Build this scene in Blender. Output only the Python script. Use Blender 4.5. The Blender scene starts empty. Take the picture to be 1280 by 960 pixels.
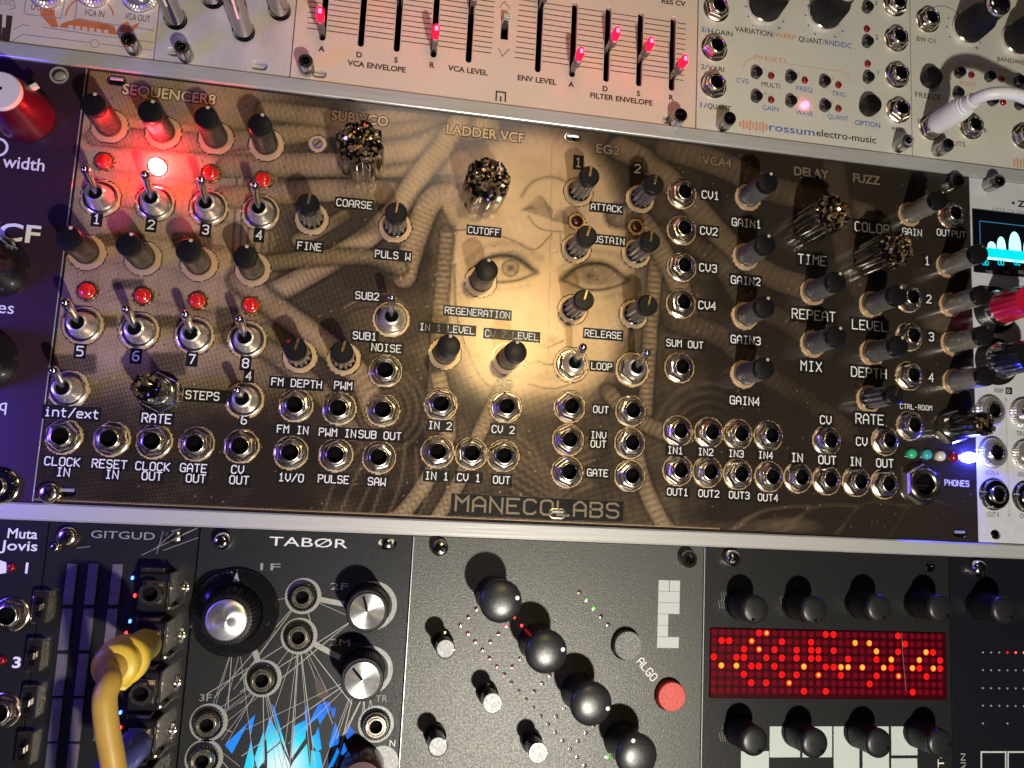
import bpy, math, random
import numpy as np
from mathutils import Matrix, Vector
random.seed(7)
rng = np.random.default_rng(11)
S = 0.001                      # everything below is written in millimetres
SC = bpy.context.scene
COL = SC.collection

# ------------------------------------------------------------------ camera
FPX = 993.297                  # focal length in pixels of a 1280 px wide frame
CAM = np.array([1.8285, 10.8602, 241.9306])
def rotvec(w):
    w = np.array(w, float); t = np.linalg.norm(w); k = w / t
    K = np.array([[0, -k[2], k[1]], [k[2], 0, -k[0]], [-k[1], k[0], 0]])
    return np.eye(3) + math.sin(t) * K + (1 - math.cos(t)) * K @ K
RC = rotvec((0.12435, -0.16308, 0.0596))
cd = bpy.data.cameras.new('camera'); cam = bpy.data.objects.new('camera', cd); COL.objects.link(cam)
cd.sensor_width = 36.0; cd.lens = 36.0 * FPX / 1280.0; cd.clip_start = 0.005; cd.clip_end = 20
cam.matrix_world = Matrix.Translation(Vector(CAM * S)) @ Matrix(RC.tolist()).to_4x4()
SC.camera = cam
SC.view_settings.view_transform = 'Standard'; SC.view_settings.look = 'None'
SC.view_settings.exposure = 0.0; SC.view_settings.gamma = 1.0
SC.cycles.max_bounces = 6; SC.cycles.glossy_bounces = 4; SC.cycles.diffuse_bounces = 3
SC.cycles.use_denoising = True
SC.cycles.sample_clamp_indirect = 12.0

# ------------------------------------------------------------------ world: a dim warm room
W = bpy.data.worlds.new('World'); SC.world = W; W.use_nodes = True
bg = W.node_tree.nodes['Background']
bg.inputs[1].default_value = 1.0
_t = W.node_tree; _n = _t.nodes.new('ShaderNodeTexNoise'); _n.inputs['Scale'].default_value = 2.6; _n.inputs['Detail'].default_value = 1.0
_c = _t.nodes.new('ShaderNodeTexCoord'); _t.links.new(_c.outputs['Generated'], _n.inputs['Vector'])
_r = _t.nodes.new('ShaderNodeValToRGB'); _t.links.new(_n.outputs[0], _r.inputs[0]); _t.links.new(_r.outputs[0], bg.inputs[0])
_e = _r.color_ramp.elements        # a dim room: dark walls with a few paler patches
_e[0].position = 0.50; _e[0].color = (0.003, 0.0025, 0.003, 1); _e[1].position = 0.68; _e[1].color = (0.050, 0.040, 0.031, 1)

# ------------------------------------------------------------------ lamps
def lamp(name, kind, loc, energy, color, size=6.0, target=None, spread=None):
    ld = bpy.data.lights.new(name, kind); ld.energy = energy; ld.color = color
    if kind == 'AREA': ld.shape = 'DISK'; ld.size = size * S
    else: ld.shadow_soft_size = size * S
    o = bpy.data.objects.new(name, ld); COL.objects.link(o); o.location = Vector(loc) * S
    if target is not None:
        o.rotation_euler = (Vector(target) - Vector(loc)).to_track_quat('-Z', 'Y').to_euler()
    if kind == 'AREA' and spread: ld.spread = math.radians(spread)
    return o
lamp('key_lamp', 'POINT', (101, -157, 329), 5.9, (1.0, 0.93, 0.80), 7.0)
lamp('warm_room_lamp', 'AREA', (100, 128, 400), 0.021, (1.0, 0.76, 0.36), 36.0, (30, 55, 0), 48)
lamp('ceiling_glow', 'AREA', (40, 330, 380), 0.036, (1.0, 0.80, 0.64), 160.0, (70, 235, 0), 75)
lamp('added_metal_fill', 'AREA', (-60, -330, 300), 0.08, (0.95, 0.9, 1.0), 220.0, (20, 0, 0))  # added fill, off frame, for reflections in the metal
lamp('blue_side_glow', 'AREA', (-190, 20, 90), 0.20, (0.12, 0.07, 1.0), 40.0, (-100, 30, 0))

# ------------------------------------------------------------------ photo pixel -> point on the plane z (mm)
def at(px, py, z=0.0):
    d = RC @ np.array([(px - 640) / FPX, -(py - 480) / FPX, -1.0])
    t = (z - CAM[2]) / d[2]
    p = CAM + d * t
    return (float(p[0]), float(p[1]))
def proj(x, y):
    v = np.stack([x - CAM[0], y - CAM[1], np.zeros_like(x) - CAM[2]], -1) @ RC
    return 640 + FPX * v[..., 0] / -v[..., 2], 480 - FPX * v[..., 1] / -v[..., 2]

# ------------------------------------------------------------------ materials
def nt(name):
    m = bpy.data.materials.new(name); m.use_nodes = True
    t = m.node_tree; b = t.nodes['Principled BSDF']
    return m, t, b
def mat(name, col, rough=0.5, metal=0.0, coat=0.0, noise=0.0, nscale=400.0, bump=0.0, bscale=900.0, stretch=None, emit=None, estr=0.0, ior=None, spec=None):
    m, t, b = nt(name)
    b.inputs['Base Color'].default_value = (*col, 1); b.inputs['Roughness'].default_value = rough
    b.inputs['Metallic'].default_value = metal; b.inputs['Coat Weight'].default_value = coat
    b.inputs['Coat Roughness'].default_value = 0.08
    if spec is not None: b.inputs['Specular IOR Level'].default_value = spec
    if emit: b.inputs['Emission Color'].default_value = (*emit, 1); b.inputs['Emission Strength'].default_value = estr
    N = t.nodes.new; L = t.links.new
    if noise or bump:
        tc = N('ShaderNodeTexCoord'); mp = N('ShaderNodeMapping'); L(tc.outputs['Object'], mp.inputs[0])
        if stretch: mp.inputs['Scale'].default_value = stretch
    if noise:
        n = N('ShaderNodeTexNoise'); n.inputs['Scale'].default_value = nscale; n.inputs['Detail'].default_value = 5
        L(mp.outputs[0], n.inputs['Vector'])
        r = N('ShaderNodeMapRange'); r.inputs[1].default_value = 0.3; r.inputs[2].default_value = 0.7
        r.inputs[3].default_value = 1 - noise; r.inputs[4].default_value = 1 + noise
        L(n.outputs[0], r.inputs[0])
        mx = N('ShaderNodeVectorMath'); mx.operation = 'SCALE'; mx.inputs[0].default_value = col
        L(r.outputs[0], mx.inputs['Scale']); L(mx.outputs[0], b.inputs['Base Color'])
        r2 = N('ShaderNodeMapRange'); r2.inputs[1].default_value = 0.3; r2.inputs[2].default_value = 0.7
        r2.inputs[3].default_value = rough * 1.12; r2.inputs[4].default_value = rough * 0.85
        L(n.outputs[0], r2.inputs[0]); L(r2.outputs[0], b.inputs['Roughness'])
    if bump:
        n2 = N('ShaderNodeTexNoise'); n2.inputs['Scale'].default_value = bscale; n2.inputs['Detail'].default_value = 3
        L(mp.outputs[0], n2.inputs['Vector'])
        bp = N('ShaderNodeBump'); bp.inputs['Strength'].default_value = bump; bp.inputs['Distance'].default_value = 0.0002
        L(n2.outputs[0], bp.inputs['Height']); L(bp.outputs[0], b.inputs['Normal'])
    return m
M = {}
M['beige'] = mat('beige_panel_paint', (0.72, 0.61, 0.49), 0.42, 0.1, 0, 0.05, 2600, 0.12, 2600)
M['brushed'] = mat('brushed_silver_panel', (0.66, 0.62, 0.58), 0.42, 0.25, 0, 0.06, 2200, 0.15, 2200, stretch=(1, 0.12, 1))
M['silver'] = mat('silver_grey_panel', (0.69, 0.68, 0.58), 0.42, 0.15, 0, 0.05, 2600, 0.12, 2600)
def turned(m):
    t = m.node_tree; g = t.nodes.new('ShaderNodeTangent'); g.direction_type = 'RADIAL'; g.axis = 'Z'
    b = t.nodes['Principled BSDF']; t.links.new(g.outputs[0], b.inputs['Tangent']); b.inputs['Anisotropic'].default_value = 0.85
M['white'] = mat('white_lacquer_panel', (0.55, 0.56, 0.59), 0.4, 0.0, 0, 0.05, 500)
M['rail'] = mat('rail_aluminium', (0.50, 0.505, 0.485), 0.45, 0.3, 0, 0.08, 700, 0.25, 1500, stretch=(0.03, 1, 1))
M['grey'] = mat('dark_grey_anodised', (0.075, 0.075, 0.070), 0.42, 0.3, 0, 0.22, 1800, 0.35, 2600)
M['graphite'] = mat('graphite_anodised', (0.017, 0.017, 0.0178), 0.40, 0.2, 0, 0.22, 1600, 0.25, 2400, spec=0.3)
M['blackpcb'] = mat('matt_black_board', (0.010, 0.010, 0.011), 0.42, 0.0, 0.0, 0.25, 900, 0.15, 1800, spec=0.3)
M['navy'] = mat('black_lacquer_panel', (0.032, 0.013, 0.028), 0.38, 0.0, 0.15, 0.15, 600, 0.12, 1500)
M['slate'] = mat('slate_board', (0.014, 0.0155, 0.018), 0.42, 0.1, 0.0, 0.25, 1300, 0.22, 2200, spec=0.3)
M['void'] = mat('dark_inside', (0.003, 0.003, 0.0035), 0.8, spec=0.05)  # near-black for openings: the shade inside is put into the colour
M['blackpl'] = mat('black_plastic', (0.008, 0.0075, 0.008), 0.36, 0, 0, 0.2, 500, 0.1, 1500, spec=0.3)
M['knobdark'] = mat('knurled_dark_side', (0.045, 0.04, 0.038), 0.26, 0.5, 0, 0.15, 600)  # same knurl as knobside, without the painted sheen
M['bushing'] = mat('satin_steel_bushing', (0.78, 0.75, 0.70), 0.30, 0.85, 0, 0.08, 500)
M['knobside'] = mat('lit_knurled_side', (0.20, 0.19, 0.17), 0.28, 0.5, 0, 0.15, 600)  # black knurl lightened: lamp sheen on the sides put into the colour
M['brightmetal'] = mat('bright_zinc', (0.75, 0.73, 0.70), 0.32, 0.65, 0, 0.15, 500)
M['satin'] = mat('satin_dark_side', (0.34, 0.32, 0.285), 0.26, 0.6, 0, 0.12, 600)
M['jet'] = mat('jet_black_panel', (0.007, 0.007, 0.011), 0.35, 0, 0.05, 0.2, 600, 0.1, 1500, spec=0.3)
M['blackgl'] = mat('glossy_black_plastic', (0.010, 0.010, 0.011), 0.13, 0, 0.5)
M['capgrey'] = mat('graphite_rubber', (0.020, 0.021, 0.023), 0.33, 0, 0, 0.15, 900, 0.1, 2500, spec=0.7)
M['chrome'] = mat('polished_chrome', (0.80, 0.78, 0.74), 0.14, 1.0, 0, 0.06, 600)
M['nickel'] = mat('nickel', (0.74, 0.68, 0.60), 0.21, 1.0, 0, 0.10, 900)
M['brnickel'] = mat('worn_nickel', (0.62, 0.54, 0.45), 0.21, 1.0, 0, 0.15, 700, 0.2, 1200)
M['darkmetal'] = mat('dark_plated_steel', (0.20, 0.19, 0.18), 0.18, 1.0, 0, 0.15, 700)
M['gunmetal'] = mat('gunmetal_gloss', (0.36, 0.35, 0.34), 0.14, 1.0, 0.3, 0.1, 500)
M['gold'] = mat('gold_plate', (0.80, 0.58, 0.27), 0.28, 1.0, 0, 0.08, 700)
M['dimgold'] = mat('dim_gold_lettering', (0.20, 0.155, 0.10), 0.42, 0.2, 0, 0.3, 2500)  # right-hand headings' shade put into the colour; also the halftone maker name
M['goldink'] = mat('gold_lettering', (0.70, 0.52, 0.30), 0.42, 0.1, 0, 0.12, 900)
M['alucap'] = mat('turned_aluminium', (0.75, 0.75, 0.75), 0.30, 0.9, 0, 0.05, 500)
turned(M['alucap'])
M['capdark'] = mat('black_rubber_cap', (0.012, 0.0125, 0.013), 0.38, 0, 0, 0.15, 900, 0.1, 2500, spec=0.45)
M['cordyel'] = mat('shaded_yellow_cord', (0.46, 0.28, 0.05), 0.45, 0, 0, 0.08, 250, 0.08, 800)  # darker copy of the plug's yellow; the cord's shade is in the colour
M['whitecap'] = mat('pale_grey_cap', (0.29, 0.295, 0.30), 0.45, 0.2, 0, 0.08, 1200, 0.2, 2000)
M['mask'] = mat('black_solder_mask', (0.013, 0.012, 0.011), 0.30, 0, 0.0, 0.15, 500, spec=0.25)
M['ink'] = mat('white_ink', (0.80, 0.80, 0.78), 0.5)
M['greyink'] = mat('grey_ink', (0.28, 0.28, 0.28), 0.5)
M['lineink'] = mat('silver_line_ink', (0.34, 0.33, 0.32), 0.4, 0.3, 0, 0.2, 900)
M['black'] = mat('black_ink', (0.015, 0.014, 0.014), 0.5)
M['brownink'] = mat('brown_black_ink', (0.05, 0.028, 0.022), 0.5)
M['blueink'] = mat('blue_ink', (0.05, 0.14, 0.42), 0.5)
M['orangeink'] = mat('pale_orange_ink', (0.62, 0.28, 0.17), 0.5)
M['orange'] = mat('orange_print', (0.58, 0.17, 0.05), 0.5, 0, 0, 0.15, 300)
M['tan'] = mat('tan_marker', (0.55, 0.45, 0.30), 0.4)
M['ledoff'] = mat('red_led_lens', (0.52, 0.012, 0.012), 0.12, 0, 0.8, spec=0.6, emit=(1, 0.03, 0.02), estr=0.10)  # unlit lens; faint emission stands in for lamp light on it
M['leddark'] = mat('dark_red_led_lens', (0.10, 0.005, 0.008), 0.3, 0, 0.3)
M['ledmid'] = mat('red_lens', (0.22, 0.004, 0.010), 0.12, 0, 0.8)
M['ledon'] = mat('lit_red_led', (0.9, 0.1, 0.1), 0.3, emit=(1.0, 0.02, 0.03), estr=650.0)
M['ledpink'] = mat('lit_pink_led', (0.9, 0.1, 0.1), 0.3, emit=(1.0, 0.07, 0.17), estr=9.0)
M['ledred'] = mat('lit_small_red_led', (0.9, 0.1, 0.1), 0.3, emit=(1.0, 0.03, 0.03), estr=5.0)
M['slidered'] = mat('lit_red_slider_cap', (0.30, 0.002, 0.008), 0.4, 0, 0, spec=0.0, emit=(1.0, 0.0012, 0.006), estr=14.0)
M['slidecore'] = mat('lit_slider_core', (0.9, 0.3, 0.4), 0.2, emit=(1.0, 0.05, 0.12), estr=7.0)
M['ledblue'] = mat('lit_blue_led', (0.4, 0.5, 1), 0.3, emit=(0.03, 0.04, 1.0), estr=750.0)
M['ledgreen'] = mat('lit_green_led', (0.1, 0.8, 0.1), 0.3, emit=(0.10, 1.0, 0.02), estr=2.6)
M['greenlens'] = mat('green_led_lens', (0.03, 0.42, 0.16), 0.15, 0, 0.6)
M['teallens'] = mat('teal_led_lens', (0.05, 0.38, 0.34), 0.15, 0, 0.6)
M['clearlens'] = mat('milky_led_lens', (0.62, 0.60, 0.42), 0.15, 0, 0.6)
M['matrixbase'] = mat('red_display_window', (0.03, 0.0005, 0.002), 0.4, 0, 0, spec=0.1, emit=(1, 0.0, 0.02), estr=0.006)
M['dotoff'] = mat('unlit_display_dot', (0.10, 0.001, 0.008), 0.5, spec=0.05, emit=(1, 0.0, 0.04), estr=0.06)  # unlit dots, with a faint glow put in as emission
M['dotred'] = mat('lit_display_dot', (0.15, 0.001, 0.001), 0.5, spec=0.0, emit=(1.0, 0.006, 0.006), estr=1.6)
M['dotyel'] = mat('bright_display_dot', (0.2, 0.05, 0.01), 0.5, spec=0.0, emit=(1.0, 0.26, 0.02), estr=2.2)
M['redbtn'] = mat('red_button', (0.62, 0.07, 0.06), 0.5, 0, 0, 0.12, 1500, 0.4, 2200)
M['greybtn'] = mat('grey_speckled_button', (0.17, 0.17, 0.165), 0.5, 0.1, 0, 0.5, 2200, 0.6, 2200)
M['emblem'] = mat('pale_mint_print', (0.50, 0.545, 0.53), 0.5)
M['dummy'] = M['ink']
M['redpl'] = mat('red_plastic', (0.45, 0.010, 0.035), 0.22, 0, 0.4, 0.05, 300)
M['darkred'] = mat('wine_red_plastic', (0.055, 0.0015, 0.009), 0.28, 0, 0.1)
M['yellow'] = mat('yellow_rubber', (0.68, 0.47, 0.045), 0.42, 0, 0, 0.08, 250, 0.08, 800)
M['bluerub'] = mat('blue_rubber', (0.07, 0.08, 0.36), 0.42, 0, 0, 0.08, 250)
M['whiterub'] = mat('white_rubber', (0.72, 0.72, 0.72), 0.42, 0, 0, 0.04, 250)
M['bone'] = mat('ivory_cap', (0.66, 0.62, 0.52), 0.45)
M['strip'] = mat('silvery_strip', (0.20, 0.175, 0.20), 0.38, 0.5, 0, 0.25, 200, 0.3, 300)
M['screen'] = mat('black_screen_glass', (0.004, 0.005, 0.008), 0.08, 0, 0.5)
M['cyan'] = mat('lit_cyan_pixels', (0, 0.2, 0.25), 0.4, emit=(0.0, 0.75, 0.80), estr=1.0)
M['cyanhot'] = mat('lit_white_cyan_pixels', (0, 0.2, 0.25), 0.4, emit=(0.45, 1.0, 1.0), estr=1.6)
M['cyandim'] = mat('dim_blue_pixels', (0, 0.1, 0.2), 0.4, emit=(0.05, 0.22, 0.42), estr=0.6)
M['pinkreflect'] = mat('painted_pink_reflection', (0.5, 0.2, 0.3), 0.4, emit=(0.9, 0.18, 0.38), estr=0.35)  # the red knob's reflection on the panel, put in as a glowing arc
M['ground'] = mat('bench_top', (0.05, 0.045, 0.04), 0.6, 0, 0, 0.2, 60)

def crystal_mat():
    m, t, b = nt('druzy_crystal')
    N = t.nodes.new; L = t.links.new
    tc = N('ShaderNodeTexCoord'); n = N('ShaderNodeTexVoronoi'); n.inputs['Scale'].default_value = 800
    L(tc.outputs['Object'], n.inputs['Vector'])
    r = N('ShaderNodeValToRGB'); L(n.outputs['Color'], r.inputs[0])
    e = r.color_ramp.elements
    e[0].position = 0.60; e[0].color = (0.014, 0.012, 0.011, 1); e[1].position = 0.82; e[1].color = (0.62, 0.47, 0.26, 1)
    L(r.outputs[0], b.inputs['Base Color'])
    b.inputs['Metallic'].default_value = 0.75; b.inputs['Roughness'].default_value = 0.12; b.inputs['Coat Weight'].default_value = 0.7
    return m
M['crystal'] = crystal_mat()

def gold_print_mat():
    # gold plate seen through a halftone-screened black solder mask; 'gold' is the printed picture
    m, t, b = nt('gold_halftone_print')
    N = t.nodes.new; L = t.links.new
    at_ = N('ShaderNodeAttribute'); at_.attribute_name = 'gold'
    tc = N('ShaderNodeTexCoord'); mp = N('ShaderNodeMapping'); mp.inputs['Rotation'].default_value = (0, 0, math.radians(45))
    k = 2 * math.pi / (0.52 * S); mp.inputs['Scale'].default_value = (k, k, k)
    L(tc.outputs['Object'], mp.inputs[0])
    sp = N('ShaderNodeSeparateXYZ'); L(mp.outputs[0], sp.inputs[0])
    def mth(op, a, bb=None):
        n = N('ShaderNodeMath'); n.operation = op
        for i, v in enumerate((a, bb)):
            if v is None: continue
            if isinstance(v, (int, float)): n.inputs[i].default_value = v
            else: L(v, n.inputs[i])
        return n.outputs[0]
    s = mth('MULTIPLY', mth('SINE', sp.outputs[0]), mth('SINE', sp.outputs[1]))
    s = mth('ADD', mth('MULTIPLY', s, 0.5), 0.5)
    th = mth('SUBTRACT', at_.outputs['Fac'], s)
    rg = N('ShaderNodeMapRange'); rg.inputs[1].default_value = -0.10; rg.inputs[2].default_value = 0.10
    L(th, rg.inputs[0])
    nz = N('ShaderNodeTexNoise'); nz.inputs['Scale'].default_value = 90; nz.inputs['Detail'].default_value = 6; L(tc.outputs['Object'], nz.inputs['Vector'])
    gr = N('ShaderNodeValToRGB'); L(nz.outputs[0], gr.inputs[0])
    gr.color_ramp.elements[0].position = 0.3; gr.color_ramp.elements[0].color = (0.60, 0.405, 0.23, 1)
    gr.color_ramp.elements[1].position = 0.7; gr.color_ramp.elements[1].color = (0.76, 0.545, 0.325, 1)
    mx = N('ShaderNodeMix'); mx.data_type = 'RGBA'
    L(rg.outputs[0], mx.inputs['Factor']); mx.inputs['A'].default_value = (0.016, 0.013, 0.011, 1); L(gr.outputs[0], mx.inputs['B'])
    L(mx.outputs['Result'], b.inputs['Base Color'])
    L(mth('MULTIPLY', rg.outputs[0], 0.40), b.inputs['Metallic'])
    dn = N('ShaderNodeTexNoise'); dn.inputs['Scale'].default_value = 350; dn.inputs['Detail'].default_value = 6; L(tc.outputs['Object'], dn.inputs['Vector'])
    L(mth('ADD', mth('MULTIPLY', rg.outputs[0], 0.20), mth('ADD', mth('MULTIPLY', dn.outputs[0], 0.12), 0.09)), b.inputs['Roughness'])
    b.inputs['Specular IOR Level'].default_value = 0.75
    bn = N('ShaderNodeTexNoise'); bn.inputs['Scale'].default_value = 1600; L(tc.outputs['Object'], bn.inputs['Vector'])
    bp = N('ShaderNodeBump'); bp.inputs['Strength'].default_value = 0.10; bp.inputs['Distance'].default_value = 0.0002
    L(bn.outputs[0], bp.inputs['Height']); L(bp.outputs[0], b.inputs['Normal'])
    return m
M['goldprint'] = gold_print_mat()

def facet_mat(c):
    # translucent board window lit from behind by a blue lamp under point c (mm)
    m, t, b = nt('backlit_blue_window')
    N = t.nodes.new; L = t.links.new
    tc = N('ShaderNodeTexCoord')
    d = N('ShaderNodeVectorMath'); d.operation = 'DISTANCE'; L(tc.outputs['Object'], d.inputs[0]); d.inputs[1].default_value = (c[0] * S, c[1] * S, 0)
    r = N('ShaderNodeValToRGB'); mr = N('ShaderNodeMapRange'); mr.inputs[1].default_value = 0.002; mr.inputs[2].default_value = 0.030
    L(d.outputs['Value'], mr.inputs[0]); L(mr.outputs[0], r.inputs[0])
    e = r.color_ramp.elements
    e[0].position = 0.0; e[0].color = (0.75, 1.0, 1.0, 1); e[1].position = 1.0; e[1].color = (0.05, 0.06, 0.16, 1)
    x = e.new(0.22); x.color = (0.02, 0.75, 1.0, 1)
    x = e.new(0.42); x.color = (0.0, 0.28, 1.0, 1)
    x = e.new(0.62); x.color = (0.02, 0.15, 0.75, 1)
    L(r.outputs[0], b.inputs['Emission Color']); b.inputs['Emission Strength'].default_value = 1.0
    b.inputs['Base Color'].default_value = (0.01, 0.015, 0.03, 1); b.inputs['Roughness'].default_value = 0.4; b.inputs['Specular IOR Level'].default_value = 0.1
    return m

# ------------------------------------------------------------------ mesh builder (mm)
class MB:
    def __init__(s): s.v = []; s.f = []; s.m = []; s.mats = []; s.flat = set()
    def mi(s, m):
        m = M[m] if isinstance(m, str) else m
        if m not in s.mats: s.mats.append(m)
        return s.mats.index(m)
    def add(s, vs, fs, m):
        o = len(s.v); k = s.mi(m); s.v += [tuple(map(float, v)) for v in vs]
        for f in fs: s.f.append(tuple(i + o for i in f)); s.m.append(k)
        return s
    def box(s, x0, x1, y0, y1, z0, z1, m, rot=0.0, c=None, bev=0.0):
        if bev:
            b = min(bev, (x1 - x0) / 2.01, (y1 - y0) / 2.01, (z1 - z0) / 2.01)
            r0 = [(x0 + b, y0), (x1 - b, y0), (x1, y0 + b), (x1, y1 - b), (x1 - b, y1), (x0 + b, y1), (x0, y1 - b), (x0, y0 + b)]
            r1 = [(x0 + b, y0 + b)] + [(x1 - b, y0 + b)] * 2 + [(x1 - b, y1 - b)] * 2 + [(x0 + b, y1 - b)] * 2 + [(x0 + b, y0 + b)]
            vs = [(x, y, z0) for x, y in r0] + [(x, y, z1 - b) for x, y in r0] + [(x0 + b, y0 + b, z1), (x1 - b, y0 + b, z1), (x1 - b, y1 - b, z1), (x0 + b, y1 - b, z1)]
            fs = [tuple(range(7, -1, -1))] + [(i, (i + 1) % 8, 8 + (i + 1) % 8, 8 + i) for i in range(8)]
            q = [16, 17, 17, 18, 18, 19, 19, 16]
            for i in range(8):
                j = (i + 1) % 8
                fs.append((8 + i, 8 + j, q[j], q[i]) if q[i] != q[j] else (8 + i, 8 + j, q[i]))
            fs.append((16, 17, 18, 19))
        else:
            vs = [(x, y, z) for z in (z0, z1) for x, y in ((x0, y0), (x1, y0), (x1, y1), (x0, y1))]
            fs = [(3, 2, 1, 0), (4, 5, 6, 7), (0, 1, 5, 4), (1, 2, 6, 5), (2, 3, 7, 6), (3, 0, 4, 7)]
        if rot:
            if c is None: c = ((x0 + x1) / 2, (y0 + y1) / 2)
            ca, sa = math.cos(rot), math.sin(rot)
            vs = [(c[0] + (x - c[0]) * ca - (y - c[1]) * sa, c[1] + (x - c[0]) * sa + (y - c[1]) * ca, z) for x, y, z in vs]
        return s.add(vs, fs, m)
    def lathe(s, prof, m, seg=28, mod=None, c=(0, 0), cap=(True, True), ph=0.0):
        vs = []
        for i, (r, z) in enumerate(prof):
            for j in range(seg):
                a = 2 * math.pi * j / seg + ph
                rr = r * (mod(a, i, z) if mod else 1)
                vs.append((c[0] + rr * math.cos(a), c[1] + rr * math.sin(a), z))
        fs = []
        for i in range(len(prof) - 1):
            for j in range(seg):
                k = (j + 1) % seg
                fs.append((i * seg + j, i * seg + k, (i + 1) * seg + k, (i + 1) * seg + j))
        if cap[0]: fs.append(tuple(range(seg - 1, -1, -1)))
        if cap[1]: fs.append(tuple(range((len(prof) - 1) * seg, len(prof) * seg)))
        return s.add(vs, fs, m)
    def disc(s, c, r, z, m, seg=20):
        return s.add([(c[0] + r * math.cos(2 * math.pi * j / seg), c[1] + r * math.sin(2 * math.pi * j / seg), z) for j in range(seg)], [tuple(range(seg))], m)
    def ring(s, c, r0, r1, z, m, seg=32, a0=0.0, a1=2 * math.pi):
        n = seg; full = abs(a1 - a0 - 2 * math.pi) < 1e-6
        vs = []
        for j in range(n + (0 if full else 1)):
            a = a0 + (a1 - a0) * j / n
            vs += [(c[0] + r0 * math.cos(a), c[1] + r0 * math.sin(a), z), (c[0] + r1 * math.cos(a), c[1] + r1 * math.sin(a), z)]
        k = len(vs) // 2
        fs = [(2 * j, 2 * j + 1, 2 * ((j + 1) % k) + 1, 2 * ((j + 1) % k)) for j in range(n)]
        return s.add(vs, fs, m)
    def poly(s, pts, z, m):
        a = sum(pts[i][0] * pts[(i + 1) % len(pts)][1] - pts[(i + 1) % len(pts)][0] * pts[i][1] for i in range(len(pts)))
        if a < 0: pts = pts[::-1]
        return s.add([(x, y, z) for x, y in pts], [tuple(range(len(pts)))], m)
    def rect(s, x0, x1, y0, y1, z, m): return s.poly([(x0, y0), (x1, y0), (x1, y1), (x0, y1)], z, m)
    def strip(s, pts, w, z, m, ext=0.0):
        # flat mitred line of width w
        P = [np.array(p, float) for p in pts]; n = len(P)
        closed = n > 2 and np.allclose(P[0], P[-1])
        if closed: P = P[:-1]; n -= 1
        dirs = [(P[(i + 1) % n] - P[i]) for i in range(n if closed else n - 1)]
        dirs = [d / max(np.linalg.norm(d), 1e-9) for d in dirs]
        if not closed and ext: P[0] = P[0] - dirs[0] * ext; P[-1] = P[-1] + dirs[-1] * ext
        Lf, Rt = [], []
        for i in range(n):
            if closed: d0, d1 = dirs[i - 1], dirs[i]
            else: d0 = dirs[max(i - 1, 0)]; d1 = dirs[min(i, n - 2)]
            n0 = np.array([-d0[1], d0[0]]); n1 = np.array([-d1[1], d1[0]])
            mv = n0 + n1; ln = np.linalg.norm(mv)
            mv = n0 if ln < 1e-6 else mv / ln
            k = w / 2 / max(mv @ n0, 0.4)
            Lf.append(P[i] + mv * k); Rt.append(P[i] - mv * k)
        vs = [(p[0], p[1], z) for p in Lf] + [(p[0], p[1], z) for p in Rt]
        fs = [(i, n + i, n + (i + 1) % n, (i + 1) % n) for i in range(n if closed else n - 1)]
        return s.add(vs, fs, m)
    def tube(s, pts, rad, m, seg=14, cap=True, rib=None):
        P = [np.array(p, float) for p in pts]; n = len(P)
        rs = rad if isinstance(rad, (list, tuple)) else [rad] * n
        up = np.array([0.0, 0, 1]); vs = []; t0 = P[1] - P[0]; t0 /= np.linalg.norm(t0)
        u = np.cross(t0, up if abs(t0[2]) < 0.9 else np.array([1.0, 0, 0])); u /= np.linalg.norm(u)
        for i in range(n):
            t = P[min(i + 1, n - 1)] - P[max(i - 1, 0)]; t /= max(np.linalg.norm(t), 1e-9)
            u = u - t * (u @ t); u /= np.linalg.norm(u); w = np.cross(t, u)
            for j in range(seg):
                a = 2 * math.pi * j / seg
                r = rs[i] * (rib(i, j) if rib else 1)
                vs.append(P[i] + r * (math.cos(a) * u + math.sin(a) * w))
        fs = [(i * seg + j, i * seg + (j + 1) % seg, (i + 1) * seg + (j + 1) % seg, (i + 1) * seg + j) for i in range(n - 1) for j in range(seg)]
        if cap: fs += [tuple(range(seg - 1, -1, -1)), tuple(range((n - 1) * seg, n * seg))]
        return s.add(vs, fs, m)
    def gem(s, c, r, m):
        # a small irregular faceted crystal
        q = [(1, 0, 0), (-1, 0, 0), (0, 1, 0), (0, -1, 0), (0, 0, 1), (0, 0, -1)]
        R = rotvec(rng.normal(size=3) * 2 + 1e-3); sc = 0.6 + 0.8 * rng.random(6)
        vs = [np.array(c) + (R @ np.array(v)) * r * sc[i] for i, v in enumerate(q)]
        fs = [(0, 2, 4), (2, 1, 4), (1, 3, 4), (3, 0, 4), (2, 0, 5), (1, 2, 5), (3, 1, 5), (0, 3, 5)]
        return s.add(vs, fs, m)
    def mesh(s, name, smooth=35.0):
        me = bpy.data.meshes.new(name)
        me.from_pydata([(x * S, y * S, z * S) for x, y, z in s.v], [], s.f)
        for m in s.mats: me.materials.append(m)
        me.polygons.foreach_set('material_index', s.m)
        if smooth:
            me.polygons.foreach_set('use_smooth', [True] * len(me.polygons))
            me.set_sharp_from_angle(angle=math.radians(smooth))
        me.update()
        return me
def ob(name, me, parent=None, loc=(0, 0, 0), rot=0.0):
    if isinstance(me, MB): me = me.mesh(name)
    o = bpy.data.objects.new(name, me); COL.objects.link(o)
    o.location = (loc[0] * S, loc[1] * S, (loc[2] if len(loc) > 2 else 0) * S); o.rotation_euler = (0, 0, rot)
    if parent is not None: o.parent = parent
    return o
def thing(name, label, cat, loc=(0, 0, 0), group=None):
    o = bpy.data.objects.new(name, None); COL.objects.link(o); o.empty_display_size = 0.01
    o.location = Vector(loc) * S; o['label'] = label; o['category'] = cat
    if group: o['group'] = group
    return o
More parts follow.
